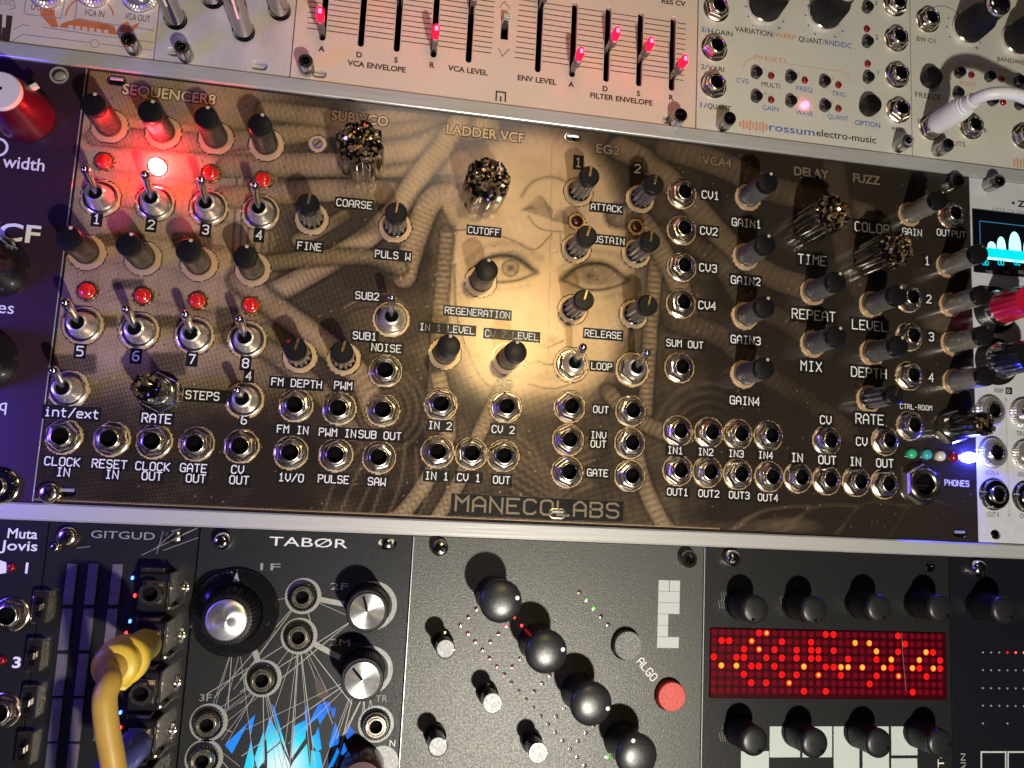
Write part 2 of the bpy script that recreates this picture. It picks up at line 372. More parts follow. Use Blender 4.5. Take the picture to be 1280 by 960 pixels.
class Mod:
    """one rack module: an Empty at the base of its front panel; children are placed in rack coordinates"""
    def __init__(s, name, label, cat, x0, x1, y0, y1, group='modules in the rack'):
        s.x0, s.x1, s.y0, s.y1 = x0, x1, y0, y1; s.o = (((x0 + x1) / 2), ((y0 + y1) / 2), -2.0)
        s.root = thing(name, label, cat, s.o, group); s.panel = None
    def put(s, name, me, loc=(0, 0, 0), rot=0.0, parent=None):
        """parent None -> part of the module; else a sub-part of that part (given in rack coordinates)"""
        z = loc[2] if len(loc) > 2 else 0.0
        if parent is None: return ob(name, me, s.root, (loc[0] - s.o[0], loc[1] - s.o[1], z - s.o[2]), rot)
        p = parent.location / S
        return ob(name, me, parent, (loc[0] - s.o[0] - p[0], loc[1] - s.o[1] - p[1], z - s.o[2] - p[2]), rot)
    def printed(s, mb, name='printed_label'):   # ink lying on the front panel, drawn in rack coordinates
        return s.put(name, mb, (0, 0, 0), 0, s.panel)
    def kit(s, k, loc, rot=0.0, **over):
        """place a kit part (name, mesh, [(sub-name, mesh), ...]) ; meshes are shared"""
        p = s.put(k[0], over.get('mesh', k[1]), loc, rot)
        for sn, sm in k[2]:
            ob(sn, sm, p)
        return p

# ------------------------------------------------------------------ panels with real openings
def outline_panel(name, x0, x1, y0, y1, holes, m, th=2.0):
    cu = bpy.data.curves.new(name, 'CURVE'); cu.dimensions = '2D'; cu.fill_mode = 'BOTH'; cu.extrude = th / 2 * S - 0.15 * S; cu.bevel_depth = 0.15 * S; cu.bevel_resolution = 0
    def sp(pts):
        q = cu.splines.new('POLY'); q.points.add(len(pts) - 1); q.use_cyclic_u = True
        for i, (x, y) in enumerate(pts): q.points[i].co = (x * S, y * S, 0, 1)
    g = 0.17; sp([(x0 + g, y0 + g), (x1 - g, y0 + g), (x1 - g, y1 - g), (x0 + g, y1 - g)])
    for h in holes: sp(h)
    o = bpy.data.objects.new('tmp', cu)
    me = bpy.data.meshes.new_from_object(o); bpy.data.objects.remove(o); bpy.data.curves.remove(cu)
    me.name = name; me.polygons.foreach_set('use_smooth', [False] * len(me.polygons)); me.materials.clear(); me.materials.append(M[m])
    return me
def slot(c, w, h, n=8):
    # oblong outline, w x h, centred on c
    r = min(w, h) / 2; pts = []
    if w >= h: cs = [(c[0] + w / 2 - r, c[1], -90), (c[0] - w / 2 + r, c[1], 90)]
    else: cs = [(c[0], c[1] + h / 2 - r, 0), (c[0], c[1] - h / 2 + r, 180)]
    for x, y, a in cs:
        for i in range(n + 1):
            t = math.radians(a + 180 * i / n); pts.append((x + r * math.cos(t), y + r * math.sin(t)))
    return pts
def std_panel(mod, m, holes=(), th=2.0):
    gx = 0.12
    cx, cy = (mod.x0 + mod.x1) / 2, (mod.y0 + mod.y1) / 2
    hs = [[(x - cx, y - cy) for x, y in h] for h in holes]
    me = outline_panel('panel', mod.x0 + gx - cx, mod.x1 - gx - cx, mod.y0 + 0.05 - cy, mod.y1 - 0.05 - cy, hs, m, th)
    mod.panel = mod.put('panel', me, (cx, cy, -th / 2))
    mod.holes = holes
    return mod.panel

# ------------------------------------------------------------------ lettering
GL = {  # stroke letters on a 4 x 6 grid
 'A': ['0,0 0,4.5 1.5,6 2.5,6 4,4.5 4,0', '0,2.4 4,2.4'], 'B': ['0,0 0,6 3,6 4,5.2 4,4 3,3.2 0,3.2', '3,3.2 4,2.4 4,.8 3,0 0,0'],
 'C': ['4,5 3,6 1,6 0,5 0,1 1,0 3,0 4,1'], 'D': ['0,0 0,6 2.6,6 4,4.6 4,1.4 2.6,0 0,0'], 'E': ['4,6 0,6 0,0 4,0', '0,3.1 3,3.1'],
 'F': ['4,6 0,6 0,0', '0,3.1 3,3.1'], 'G': ['4,5 3,6 1,6 0,5 0,1 1,0 4,0 4,2.8 2.2,2.8'], 'H': ['0,0 0,6', '4,0 4,6', '0,3.1 4,3.1'],
 'I': ['.8,6 3.2,6', '2,6 2,0', '.8,0 3.2,0'], 'K': ['0,0 0,6', '4,6 .6,3.1 4,0'], 'L': ['0,6 0,0 4,0'],
 'M': ['0,0 0,6 2,3.6 4,6 4,0'], 'N': ['0,0 0,6 4,0 4,6'], 'O': ['1,0 0,1 0,5 1,6 3,6 4,5 4,1 3,0 1,0'], 'P': ['0,0 0,6 3,6 4,5.1 4,3.9 3,3 0,3'],
 'Q': ['1,0 0,1 0,5 1,6 3,6 4,5 4,1 3,0 1,0', '2.3,1.6 4,-.3'], 'R': ['0,0 0,6 3,6 4,5.1 4,3.9 3,3 0,3', '2,3 4,0'],
 'S': ['4,5.1 3.1,6 .9,6 0,5.1 0,4 .9,3.1 3.1,3.1 4,2.2 4,.9 3.1,0 .9,0 0,.9'], 'T': ['0,6 4,6', '2,6 2,0'], 'U': ['0,6 0,1 1,0 3,0 4,1 4,6'],
 'V': ['0,6 0,2 2,0 4,2 4,6'], 'W': ['0,6 0,0 2,2.2 4,0 4,6'], 'X': ['0,0 4,6', '0,6 4,0'], 'Y': ['0,6 2,3.2 4,6', '2,3.2 2,0'], 'Z': ['0,6 4,6 0,0 4,0'],
 '0': ['1,0 0,1 0,5 1,6 3,6 4,5 4,1 3,0 1,0'], '1': ['.8,4.8 2,6 2,0', '.6,0 3.4,0'], '2': ['0,5 1,6 3,6 4,5 4,3.9 0,.2 4,.2'],
 '3': ['0,5.2 .9,6 3.1,6 4,5.2 4,3.9 3.1,3.1 1.5,3.1', '3.1,3.1 4,2.3 4,.8 3.1,0 .9,0 0,.8'], '4': ['3,0 3,6 0,2 4,2'],
 '5': ['4,6 0,6 0,3.6 3,3.6 4,2.6 4,1 3,0 0,0'], '6': ['3.6,6 1.4,6 0,4.4 0,1 1,0 3,0 4,1 4,2.4 3,3.3 0,3.3'], '7': ['0,6 4,6 1.4,0'],
 '8': ['1,3.2 0,4 0,5.2 1,6 3,6 4,5.2 4,4 3,3.2 1,3.2', '1,3.2 0,2.2 0,.9 1,0 3,0 4,.9 4,2.2 3,3.2'], '/': ['0,-.3 4,6.3'], '-': ['.4,3 3.6,3'], '.': ['1.8,0 2.2,0'],
 'i': ['1,4 2,4 2,0', '1,0 3,0', '1.9,5.6 2.1,5.6'], 'n': ['0,0 0,4', '0,3.2 1,4 3,4 4,3 4,0'], 't': ['1.4,5.6 1.4,1 2.2,0 3.4,0', '.2,4 3.4,4'],
 'e': ['0,2.1 4,2.1 4,3.1 3.1,4 .9,4 0,3.1 0,.9 .9,0 3.8,0'], 'x': ['0,0 4,4', '0,4 4,0'], '+': ['.4,3 3.6,3', '2,1.4 2,4.6'],
}
def strokes(mb, text, cx, cy, pitch, cap, wt, z, m, rot=0.0):
    n = len(text); w = (n - 1) * pitch; gw = pitch * 0.70
    ca, sa = math.cos(rot), math.sin(rot); q = 0
    for i, ch in enumerate(text):
        for st in GL.get(ch, []):
            pts = []
            for p in st.split(' '):
                a, b = map(float, p.split(','))
                x = -w / 2 + i * pitch + (a / 4 - 0.5) * gw; y = (b / 6 - 0.5) * cap
                pts.append((cx + x * ca - y * sa, cy + x * sa + y * ca))
            mb.strip(pts, wt, z + 0.002 * (q % 7), m, wt * 0.32); q += 1
    return w + gw
_fc = {}
def font_mesh(text, offset=0.0, bold=0.0):
    key = (text, offset)
    if key not in _fc:
        cu = bpy.data.curves.new('t', 'FONT'); cu.body = text; cu.size = 1.0; cu.offset = offset; cu.fill_mode = 'FRONT'; cu.resolution_u = 3
        o = bpy.data.objects.new('t', cu); me = bpy.data.meshes.new_from_object(o)
        v = np.array([x.co[:2] for x in me.vertices]) if len(me.vertices) else np.zeros((0, 2))
        f = [tuple(p.vertices) for p in me.polygons]
        bpy.data.objects.remove(o); bpy.data.curves.remove(cu); bpy.data.meshes.remove(me)
        _fc[key] = (v, f)
    return _fc[key]
_CAPH = None
def ftext(mb, text, cx, cy, cap, m, z=0.05, width=None, rot=0.0, offset=0.0, ref=None):
    """letters from the built-in typeface: cap height and overall width in mm, centred on (cx, cy)"""
    global _CAPH
    if _CAPH is None: v, _ = font_mesh('H'); _CAPH = v[:, 1].max() - v[:, 1].min()
    v0, _ = font_mesh(text); v, f = font_mesh(text, offset)
    k = cap / _CAPH; xa, xb = v0[:, 0].min(), v0[:, 0].max(); kx = k if width is None else width / max(xb - xa, 1e-6)
    x = (v[:, 0] - (xa + xb) / 2) * kx; y = v[:, 1] * k - cap / 2
    ca, sa = math.cos(rot), math.sin(rot)
    mb.add(np.stack([cx + x * ca - y * sa, cy + x * sa + y * ca, np.full(len(x), z)], 1), f, m)
def pxw(px, py, wpx):
    a = at(px - wpx / 2, py); b = at(px + wpx / 2, py); return math.hypot(a[0] - b[0], a[1] - b[1])
def ftpx(mb, text, px, py, cap, m, wpx=None, z=0.05, rot=0.0, offset=0.0):
    x, y = at(px, py); ftext(mb, text, x, y, cap, m, z, None if wpx is None else pxw(px, py, wpx), rot, offset)
# ================================================================== the two rails and the bench below
def make_rail(y0, y1, label, zt=1.0):
    x0, x1 = -135, 262
    b = MB(); h = y1 - y0
    b.box(x0, x1, y0 + 0.06, y1 - 0.06, -8, zt, 'rail', bev=0.45)
    b.tube([(x0, y0 + 0.28, zt - 0.22), (x1, y0 + 0.28, zt - 0.22)], 0.26, 'brightmetal', 10)   # polished lower edge
    b.box(x0, x1, y0 - 7.5, y1 + 7.5, -12, -2.25, 'rail', bev=0.3)      # the lips that carry the panels
    b.box(x0, x1, y0 - 3.0, y1 + 3.0, -40, -12, 'rail')
    o = ob('rail', b.mesh('rail', 20)); o['label'] = label; o['category'] = 'rail'; o['group'] = 'aluminium rails of the rack'
make_rail(128.5, 133.35, 'silver aluminium rail running above the gold and black module')
make_rail(-4.85, 0.0, 'silver aluminium rail running below the gold and black module')
g = MB(); g.rect(-1500, 1500, -1500, 1500, -40.05, 'ground'); g_ = ob('ground', g); g_['kind'] = 'structure'

# ================================================================== shared hardware (name, mesh, [(sub-part, mesh)])
def hexa(a, i, z): # hexagon outline from a circle (outer radius)
    t = (a + math.pi / 6) % (math.pi / 3) - math.pi / 6
    return math.cos(math.pi / 6) / math.cos(t)
def flute(n, d, z0=None, z1=None):
    def f(a, i, z):
        if z0 is not None and not (z0 <= z <= z1): return 1.0
        return 1.0 - d * (0.5 - 0.5 * math.cos(n * a))
    return f
def k_jack(nut='nickel', hexnut=True, R=4.5, knurl=False, wash=4.7, tint='nickel', dark=False):
    b = MB()
    b.lathe([(wash, 0.0), (wash, 0.35), (wash - 0.3, 0.5)], nut, 36, cap=(False, True))
    if hexnut: b.lathe([(R, 0.5), (R, 1.3), (R - 0.25, 1.75), (R - 0.7, 2.15), (3.2, 2.25)], nut, 36, hexa, cap=(False, False), ph=random.random())
    else: b.lathe([(R, 0.5), (R, 1.9), (R - 0.5, 2.3), (3.2, 2.3)], nut, 64, flute(32, 0.07) if knurl else None, cap=(False, False))
    c = MB(); c.lathe([(3.15, 0.5), (3.15, 2.05), (2.8, 2.15), (3.02, 2.4), (3.02, 2.75), (2.92, 3.05), (2.7, 3.25), (2.4, 3.3), (2.15, 3.0), (2.1, 2.7)], tint, 32, cap=(False, False))
    d = MB(); d.disc((0, 0), 2.12, 0.56, 'void', 24); d.lathe([(2.1, 0.56), (2.1, 2.75)], 'void', 24, cap=(False, False))
    return ('jack', b.mesh('jack', 25), [('bushing', c.mesh('bushing', 40)), ('socket', d.mesh('socket'))])
JACK = [k_jack() for _ in range(3)]
JACKW = [k_jack('brnickel') for _ in range(2)]
JACKK = k_jack('bushing', False, 5.0, True, 5.4)
JACKD = k_jack('gunmetal', False, 5.0, True, 5.4)
JACKR = k_jack('whitecap', False, 4.6, True, 5.3)   # knurled pale ring
def k_knob(h=14.5, r=3.65, mark='tan', side='blackpl', n=44, d=0.05, taper=0.93, ang=math.pi / 2):
    b = MB()
    b.lathe([(r * 0.92, 0.5), (r, 0.7), (r, 1.8)], side, 3 * n, cap=(True, False))
    b.lathe([(r * 0.985, 1.8), (r * 0.97, 2.2), (r * taper, h - 2.6), (r * taper * 0.97, h - 2.3)], side, 3 * n, flute(n, d), cap=(False, False))
    c = MB(); c.lathe([(r * taper * 0.97, h - 2.4), (r * taper, h - 2.2), (r * taper, h - 0.5), (r * taper * 0.93, h - 0.1), (r * taper * 0.85, h)], 'blackpl', 40, cap=(False, True))
    p = MB(); x = r * taper
    p.box(x * 0.72, x * 1.0, -0.5, 0.5, h - 1.2, h + 0.12, mark, bev=0.15)
    ca, sa = math.cos(ang), math.sin(ang); p.v = [(vx * ca - vy * sa, vx * sa + vy * ca, vz) for vx, vy, vz in p.v]
    return ('knob', b.mesh('knob', 50), [('cap', c.mesh('cap', 30)), ('pointer', p.mesh('pointer', 20))])
KNOB = k_knob(side='knobdark'); KNOBL = k_knob(side='knobside')
KNOBR = k_knob(15.5, 3.5, 'gold', 'satin', 30, 0.02, 0.95)
def k_ridged(h=14.2, r=3.45):
    b = MB()
    b.lathe([(r * 0.95, 0.5), (r * 1.06, 0.7), (r * 1.06, 1.6), (r, 1.7)], 'blackgl', 48, cap=(True, False))
    b.lathe([(r, 1.7), (r * 0.90, h - 2.4)], 'knobside', 120, flute(12, 0.16), cap=(False, False))
    c = MB(); c.lathe([(r * 0.93, h - 2.5), (r * 0.93, h - 0.4), (r * 0.8, h)], 'blackpl', 36, cap=(True, True))
    p = MB(); x = r * 0.93
    p.box(-0.2, x + 0.06, -0.42, 0.42, h - 0.4, h + 0.28, 'gold', bev=0.18); p.box(x - 0.35, x + 0.14, -0.42, 0.42, h - 2.4, h - 0.4, 'gold', bev=0.1)
    ca, sa = math.cos(math.pi / 2), math.sin(math.pi / 2); p.v = [(vx * ca - vy * sa, vx * sa + vy * ca, vz) for vx, vy, vz in p.v]
    return ('knob', b.mesh('knob', 30), [('cap', c.mesh('cap', 30)), ('pointer', p.mesh('pointer', 20))])
RIDGED = k_ridged()
def k_crystal(r=7.0, h=15.0, lobes=8):
    b = MB()
    def lob(a, i, z): return 1.0 - 0.20 * abs(math.sin(lobes * a / 2)) ** 0.7 if i > 0 else 1.0
    b.lathe([(r * 0.9, 0.6), (r * 0.98, 0.8), (r, 1.5), (r, h - 0.8), (r * 0.94, h)], 'gunmetal', 160, lambda a, i, z: 1.0 - 0.17 * (abs(math.sin(lobes * a / 2 + math.pi / 2)) ** 3), cap=(True, True))
    c = MB()
    for k in range(110):
        a = rng.random() * 2 * math.pi; q = r * 0.86 * math.sqrt(rng.random())
        lim = r * (1.0 - 0.17 * (abs(math.sin(lobes * a / 2 + math.pi / 2)) ** 3))
        q = min(q, lim * 0.86)
        z = h + 1.6 * (1 - (q / r) ** 2) + rng.random() * 0.7 - 0.5
        c.gem((q * math.cos(a), q * math.sin(a), z), 0.75 + 0.65 * rng.random(), 'crystal')
    for k in range(46):
        a = 2 * math.pi * k / 46; lim = r * (1.0 - 0.17 * (abs(math.sin(lobes * a / 2 + math.pi / 2)) ** 3))
        c.gem((0.92 * lim * math.cos(a), 0.92 * lim * math.sin(a), h + 0.35 - rng.random() * 0.4), 0.55 + 0.3 * rng.random(), 'crystal')
    for k in range(18):
        a = rng.random() * 2 * math.pi; q = r * 0.55 * math.sqrt(rng.random())
        c.gem((q * math.cos(a), q * math.sin(a), h + 2.7 + rng.random() * 0.5), 0.6, 'gold')
    return ('knob', b.mesh('knob', 28), [('crystal_top', c.mesh('crystal_top', 0))])
CRYSTAL = [k_crystal(7.0, 15.5), k_crystal(7.0, 15.5)]
CRYSTALS = [k_crystal(6.1, 15.0), k_crystal(6.1, 15.0)]
def k_encoder(h=15.0, shaft='darkmetal'):
    b = MB(); b.lathe([(3.9, 0.5), (3.9, h - 1.5), (3.7, h - 1.2)], shaft, 48, flute(24, 0.03))
    n = MB(); n.lathe([(6.3, 0), (6.3, 0.5)], 'chrome', 36); n.lathe([(5.9, 0.5), (5.9, 2.2), (5.4, 2.7), (4.2, 2.7)], 'chrome', 36, hexa, cap=(False, False)); n.lathe([(4.4, 2.6), (4.4, 4.2), (3.8, 4.4)], 'chrome', 30, cap=(False, True))
    c = MB()
    for k in range(90):
        a = rng.random() * 2 * math.pi; q = 3.7 * math.sqrt(rng.random())
        c.gem((q * math.cos(a), q * math.sin(a), h - 1.2 + 0.8 * rng.random()), 0.45 + 0.35 * rng.random(), 'crystal')
    p = MB(); p.box(-0.45, 0.45, 0.2, 4.0, h - 0.6, h + 0.5, 'gold', bev=0.2)
    return ('knob', b.mesh('knob', 30), [('nut', n.mesh('nut', 25)), ('crystal_top', c.mesh('crystal_top', 0)), ('pointer', p.mesh('pointer', 20))])
ENCODER = k_encoder(); ENCODERB = k_encoder(16.5, 'blackgl')
def k_toggle(tilt=22.0, az=90.0, hexnut=False):
    b = MB(); b.lathe([(4.9, 0), (4.9, 0.5), (4.6, 0.65)], 'nickel', 36)
    if hexnut: b.lathe([(4.4, 0.6), (4.4, 2.0), (4.0, 2.4), (3.0, 2.4)], 'nickel', 36, hexa, cap=(False, False))
    s = MB(); s.lathe([(3.35, 0.5), (3.9, 0.9), (3.6, 2.0), (3.1, 3.6), (2.9, 4.8), (2.7, 5.2), (2.1, 5.4), (1.9, 4.2)], 'bushing', 32, cap=(False, False)); s.disc((0, 0), 2.0, 4.3, 'void')
    l = MB(); t = math.radians(tilt); a = math.radians(az); d = np.array([math.sin(t) * math.cos(a), math.sin(t) * math.sin(a), math.cos(t)])
    o = np.array([0, 0, 3.6]); q = [0.0, 3.0, 7.0, 9.6, 10.6, 11.1, 11.35]; rr = [0.95, 0.95, 1.2, 1.35, 1.2, 0.8, 0.25]
    l.tube([o + d * k for k in q], rr, 'chrome', 16)
    return ('toggle_switch', b.mesh('toggle_switch', 25), [('bushing', s.mesh('bushing', 30)), ('lever', l.mesh('lever', 60))])
TOGGLE = k_toggle(); TOGGLEM = k_toggle(8.0); TOGGLEH = k_toggle(20.0, 90.0, True)
def k_led(m, r=2.2, h=1.6, ring=True, name='led', rm='gold'):
    b = MB(); pr = [(r, 0.0), (r, h * 0.35)] + [(r * math.cos(a), h * 0.35 + h * 0.65 * math.sin(a)) for a in np.linspace(0.2, 1.45, 7)]
    b.lathe(pr, m, 24)
    subs = []
    if ring:
        q = MB(); q.lathe([(r + 0.05, 0.02), (r + 0.05, 0.3), (r + 0.55, 0.3), (r + 0.6, 0.02)], rm, 28, cap=(False, False)); subs.append(('bezel', q.mesh('bezel', 30)))
    return (name, b.mesh(name, 60), subs)
LED_OFF = k_led('ledoff', 2.2, 2.0); LED_ON = k_led('ledon', 2.2, 3.2); LED_DARK = k_led('leddark', 1.9, 0.8)
def k_screw(m='chrome', r=2.7, h=1.8, allen=False, knurl=0):
    b = MB(); hh = h
    if knurl: b.lathe([(r, 0.0), (r, h * 0.25), (r, h - 0.35), (r * 0.92, h), (r * 0.55, h), (r * 0.5, h - 1.6)], m, 96, flute(knurl, 0.06), cap=(True, True))
    else: b.lathe([(r, 0.0), (r, h * 0.4), (r * 0.9, h * 0.75), (r * 0.65, h * 0.95), (r * 0.3, h)], m, 30)
    c = MB()
    if knurl: c.lathe([(r * 0.5, h - 1.55), (r * 0.5, h - 1.5)], 'void', 6, cap=(False, True))
    else:
        for a in (0.4, 0.4 + math.pi / 2): c.box(-r * 0.5, r * 0.5, -0.28, 0.28, h * 0.6, h + 0.04 + 0.003 * a, 'void', rot=a)
    return ('screw', b.mesh('screw', 40), [('recess', c.mesh('recess', 0))])
SCREW = k_screw('chrome', 2.6, 4.2); SCREWD = k_screw('darkmetal', 2.6, 4.6); CAPSCREW = k_screw('gunmetal', 2.35, 6.0, True, 30); CAPSHORT = k_screw('darkmetal', 2.7, 3.4, True, 28); BRSCREW = k_screw('brnickel', 2.9, 2.2)
def k_slot(w=5.4, h=3.2, m='chrome'):
    b = MB(); o = slot((0, 0), w, h); i = slot((0, 0), w - 0.7, h - 0.7)
    n = len(o); b.add([(x, y, 0.06) for x, y in o] + [(x, y, 0.10) for x, y in i] + [(x * 0.97, y * 0.97, 0.02) for x, y in i], [(k, (k + 1) % n, n + (k + 1) % n, n + k) for k in range(n)] + [(n + k, n + (k + 1) % n, 2 * n + (k + 1) % n, 2 * n + k) for k in range(n)], m)
    b.poly([(x * 0.97, y * 0.97) for x, y in i], 0.025, 'darkmetal')
    b.tube([(-w * 0.32, 0.55, 0.03), (w * 0.32, 0.55, 0.03)], 0.5, 'brightmetal', 10); b.disc((w * 0.1, -0.35), 0.75, 0.045, 'void', 14)
    return ('screw_slot', b.mesh('screw_slot', 30), [])
SLOT = k_slot(5.6, 3.2, 'nickel')
def k_button(r=1.9, h=2.2, m='blackgl'):
    b = MB(); b.lathe([(r, 0), (r, h * 0.6), (r * 0.93, h * 0.85), (r * 0.7, h * 0.97), (r * 0.35, h)], m, 28)
    return ('button', b.mesh('button', 40), [])
BTN = k_button(); BTNBIG = k_button(3.6, 3.4, 'blackpl')
SLED = k_led('ledmid', 1.15, 1.2, False); SLED_ON = k_led('ledpink', 1.4, 1.3, False)
def k_capknob(h=12.0, r=4.6, dot=(0.55, -0.5), dark=False):
    b = MB()
    b.lathe([(r * 0.98, 0.4), (r * 1.05, 0.6), (r * 1.03, 1.6)], 'blackpl', 40, cap=(True, False))
    b.lathe([(r * 1.0, 1.6), (r * 0.93, h - 1.8)], 'blackpl', 132, flute(44, 0.035), cap=(False, False))
    c = MB(); c.lathe([(r * 0.95, h - 1.8), (r * 0.98, h - 1.5), (r * 0.97, h - 0.8), (r * 0.90, h - 0.3), (r * 0.7, h), (r * 0.35, h + 0.15)], 'capdark', 40, cap=(True, True))
    p = MB(); p.lathe([(0.5, h - 0.25), (0.5, h + 0.12), (0.3, h + 0.18)], 'void' if dark else 'ink', 14, c=(dot[0] * r, dot[1] * r))
    return ('knob', b.mesh('knob', 40), [('cap', c.mesh('cap', 50)), ('dot_marker', p.mesh('dot_marker'))])
CAPKNOB = [k_capknob(12.0, 4.45, (0.1 * k - 0.2, -0.62), True) for k in range(4)]

BLUESM = mat('small_blue_led', (0.1, 0.15, 0.8), 0.3, emit=(0.05, 0.16, 1.0), estr=7.0)
def k_ringjack():
    b = MB(); b.lathe([(5.1, 0.03), (5.1, 0.12)], 'whitecap', 40); b.lathe([(4.2, 0.1), (4.2, 1.6), (3.8, 2.0), (3.2, 2.0)], 'darkmetal', 90, flute(30, 0.07), cap=(False, False))
    c = MB(); c.lathe([(3.2, 0.5), (3.2, 2.6), (2.9, 3.0), (2.6, 3.0), (2.5, 2.4), (2.3, 2.4), (2.25, 3.0), (1.85, 3.0), (1.8, 0.3)], 'nickel', 32, cap=(False, False))
    d = MB(); d.disc((0, 0), 1.9, 0.3, 'void', 20)
    return ('jack', b.mesh('jack', 30), [('bushing', c.mesh('bushing', 40)), ('socket', d.mesh('socket'))])
JACKR2 = k_ringjack()
# ================================================================== the gold and black module
MX0, MX1 = -92.0, 202.3
main = Mod('synthesizer_module', 'wide gold and black module with a screen-printed face, crystal knobs and many jacks', 'synth module', MX0, MX1, 0.0, 128.5)

PADS = []      # bare gold rings round the controls (px, py, r0, r1)
def art(X, Y):
    """the printed picture, 0 = black mask, 1 = bare gold; drawn in photo pixels on the panel plane"""
    px, py = proj(X, Y)
    H, Wd = X.shape
    def vnoise(cw, ch):
        a = rng.random((ch + 2, cw + 2)); yy = np.linspace(0, ch, H); xx = np.linspace(0, cw, Wd)
        yi = yy.astype(int); xi = xx.astype(int); fy = (yy - yi)[:, None]; fx = (xx - xi)[None, :]
        fy = fy * fy * (3 - 2 * fy); fx = fx * fx * (3 - 2 * fx)
        return (a[yi][:, xi] * (1 - fy) * (1 - fx) + a[yi][:, xi + 1] * (1 - fy) * fx + a[yi + 1][:, xi] * fy * (1 - fx) + a[yi + 1][:, xi + 1] * fy * fx)
    cloud = 0.5 * vnoise(14, 7) + 0.3 * vnoise(36, 16) + 0.2 * vnoise(90, 40)
    def sm(a, b, x): t = np.clip((x - a) / (b - a), 0, 1); return t * t * (3 - 2 * t)
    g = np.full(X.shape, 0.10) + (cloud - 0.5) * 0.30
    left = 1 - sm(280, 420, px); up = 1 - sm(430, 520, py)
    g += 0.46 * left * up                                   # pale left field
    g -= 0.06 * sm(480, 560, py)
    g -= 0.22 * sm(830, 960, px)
    def seg_d(pts):
        best = np.full(X.shape, 1e9); par = np.zeros(X.shape); acc = 0.0
        for (ax, ay), (bx, by) in zip(pts[:-1], pts[1:]):
            dx, dy = bx - ax, by - ay; L2 = dx * dx + dy * dy; t = np.clip(((px - ax) * dx + (py - ay) * dy) / L2, 0, 1)
            d = np.hypot(px - ax - t * dx, py - ay - t * dy); L = math.sqrt(L2)
            u = d < best; best = np.where(u, d, best); par = np.where(u, acc + t * L, par); acc += L
        return best, par
    def smooth(pts, n=4):
        P = [np.array(p, float) for p in pts]; P = [2 * P[0] - P[1]] + P + [2 * P[-1] - P[-2]]; out = []
        for i in range(1, len(P) - 2):
            for k in range(n):
                t = k / n; a, b, c, d = P[i - 1], P[i], P[i + 1], P[i + 2]
                out.append(tuple(0.5 * (2 * b + (c - a) * t + (2 * a - 5 * b + 4 * c - d) * t * t + (3 * b - a - 3 * c + d) * t ** 3)))
        out.append(tuple(P[-2])); return out
    def tube(pts, r, hi=0.6, lo=0.06, rib=0.0, rp=6.0, shade=1.0):
        nonlocal g
        d, s = seg_d(smooth(pts))
        q = np.clip(1 - (d / r) ** 2, 0, 1) ** 0.5
        v = lo + (hi - lo) * q ** 0.8 + (cloud - 0.5) * 0.18
        if rib: v = v - rib * (0.5 + 0.5 * np.cos(2 * np.pi * s / rp)) ** 3 * q
        sh = np.clip(1 - (d - r) / (r * 0.5), 0, 1) * (d >= r)
        g = np.where(d < r, v, g * (1 - 0.6 * shade * sh))
    def line(pts, w=1.2, v=0.1, k=0.85):
        nonlocal g
        d, _ = seg_d(smooth(pts)); a = np.clip(1.3 - d / w, 0, 1) * k; g = g * (1 - a) + v * a
    def blob(cx, cy, rx, ry, v, k=1.0, soft=0.5):
        nonlocal g
        d = np.hypot((px - cx) / rx, (py - cy) / ry); a = (1 - sm(1 - soft, 1, d)) * k; g = g * (1 - a) + v * a
    def band(x0, x1, y0, y1, v, k=0.8):
        nonlocal g
        a = sm(x0 - 3, x0 + 3, px) * (1 - sm(x1 - 3, x1 + 3, px)) * sm(y0 - 3, y0 + 3, py) * (1 - sm(y1 - 3, y1 + 3, py)) * k; g = g * (1 - a) + v * a
    # --- machine detail on the left
    for k in range(7): tube([(90 + k * 9, 150 + 40 * k), (220, 170 + 38 * k), (330, 182 + 40 * k)], 15 + 3 * (k % 3), 0.74 - 0.03 * k, 0.48, 0.0, 6, 0.2)
    for k in range(9): line([(70 + 25 * k, 455 + 3 * k), (75 + 25 * k, 300), (100 + 22 * k, 200)], 1.0, 0.35, 0.35)
    for (x, y, w, h) in ((150, 300, 60, 8), (240, 300, 50, 10), (112, 402, 70, 7), (215, 402, 46, 8), (160, 355, 40, 6), (285, 400, 30, 16), (90, 455, 60, 12), (210, 455, 44, 14)):
        band(x - w / 2, x + w / 2, y - h, y + h, 0.10, 0.75)
    for x in range(296, 350, 9): line([(x, 222), (x - 6, 330)], 1.6, 0.12, 0.7)
    for (cx, cy) in ((275, 288), (268, 292), (262, 296)): line([(cx - 28, cy), (cx - 15, cy + 16), (cx + 8, cy + 20)], 1.3, 0.3, 0.7)
    # --- cables and pipes between the left field and the face
    blob(420, 350, 130, 190, 0.12, 0.75, 0.6)
    tube([(120, 170), (260, 178), (380, 165), (470, 150), (560, 160)], 13, 0.55, 0.22, 0.05, 9, 0.4)
    tube([(330, 138), (420, 150), (480, 165), (545, 160)], 12, 0.50, 0.20, 0.05, 7, 0.4)
    tube([(285, 208), (380, 206), (470, 207), (575, 203)], 15, 0.56, 0.20, 0.06, 8, 0.4)
    tube([(280, 248), (370, 240), (450, 238), (515, 246)], 14, 0.52, 0.20, 0.05, 9, 0.4)
    tube([(610, 158), (570, 165), (520, 185), (480, 192)], 15, 0.60, 0.08, 0.10, 5)
    tube([(575, 152), (548, 190), (520, 225), (495, 262), (455, 300), (420, 322), (370, 352), (330, 372)], 14, 0.64, 0.08, 0.14, 6)
    tube([(570, 262), (560, 245), (540, 250), (525, 280), (512, 320), (505, 345)], 15, 0.58, 0.08, 0.16, 6)
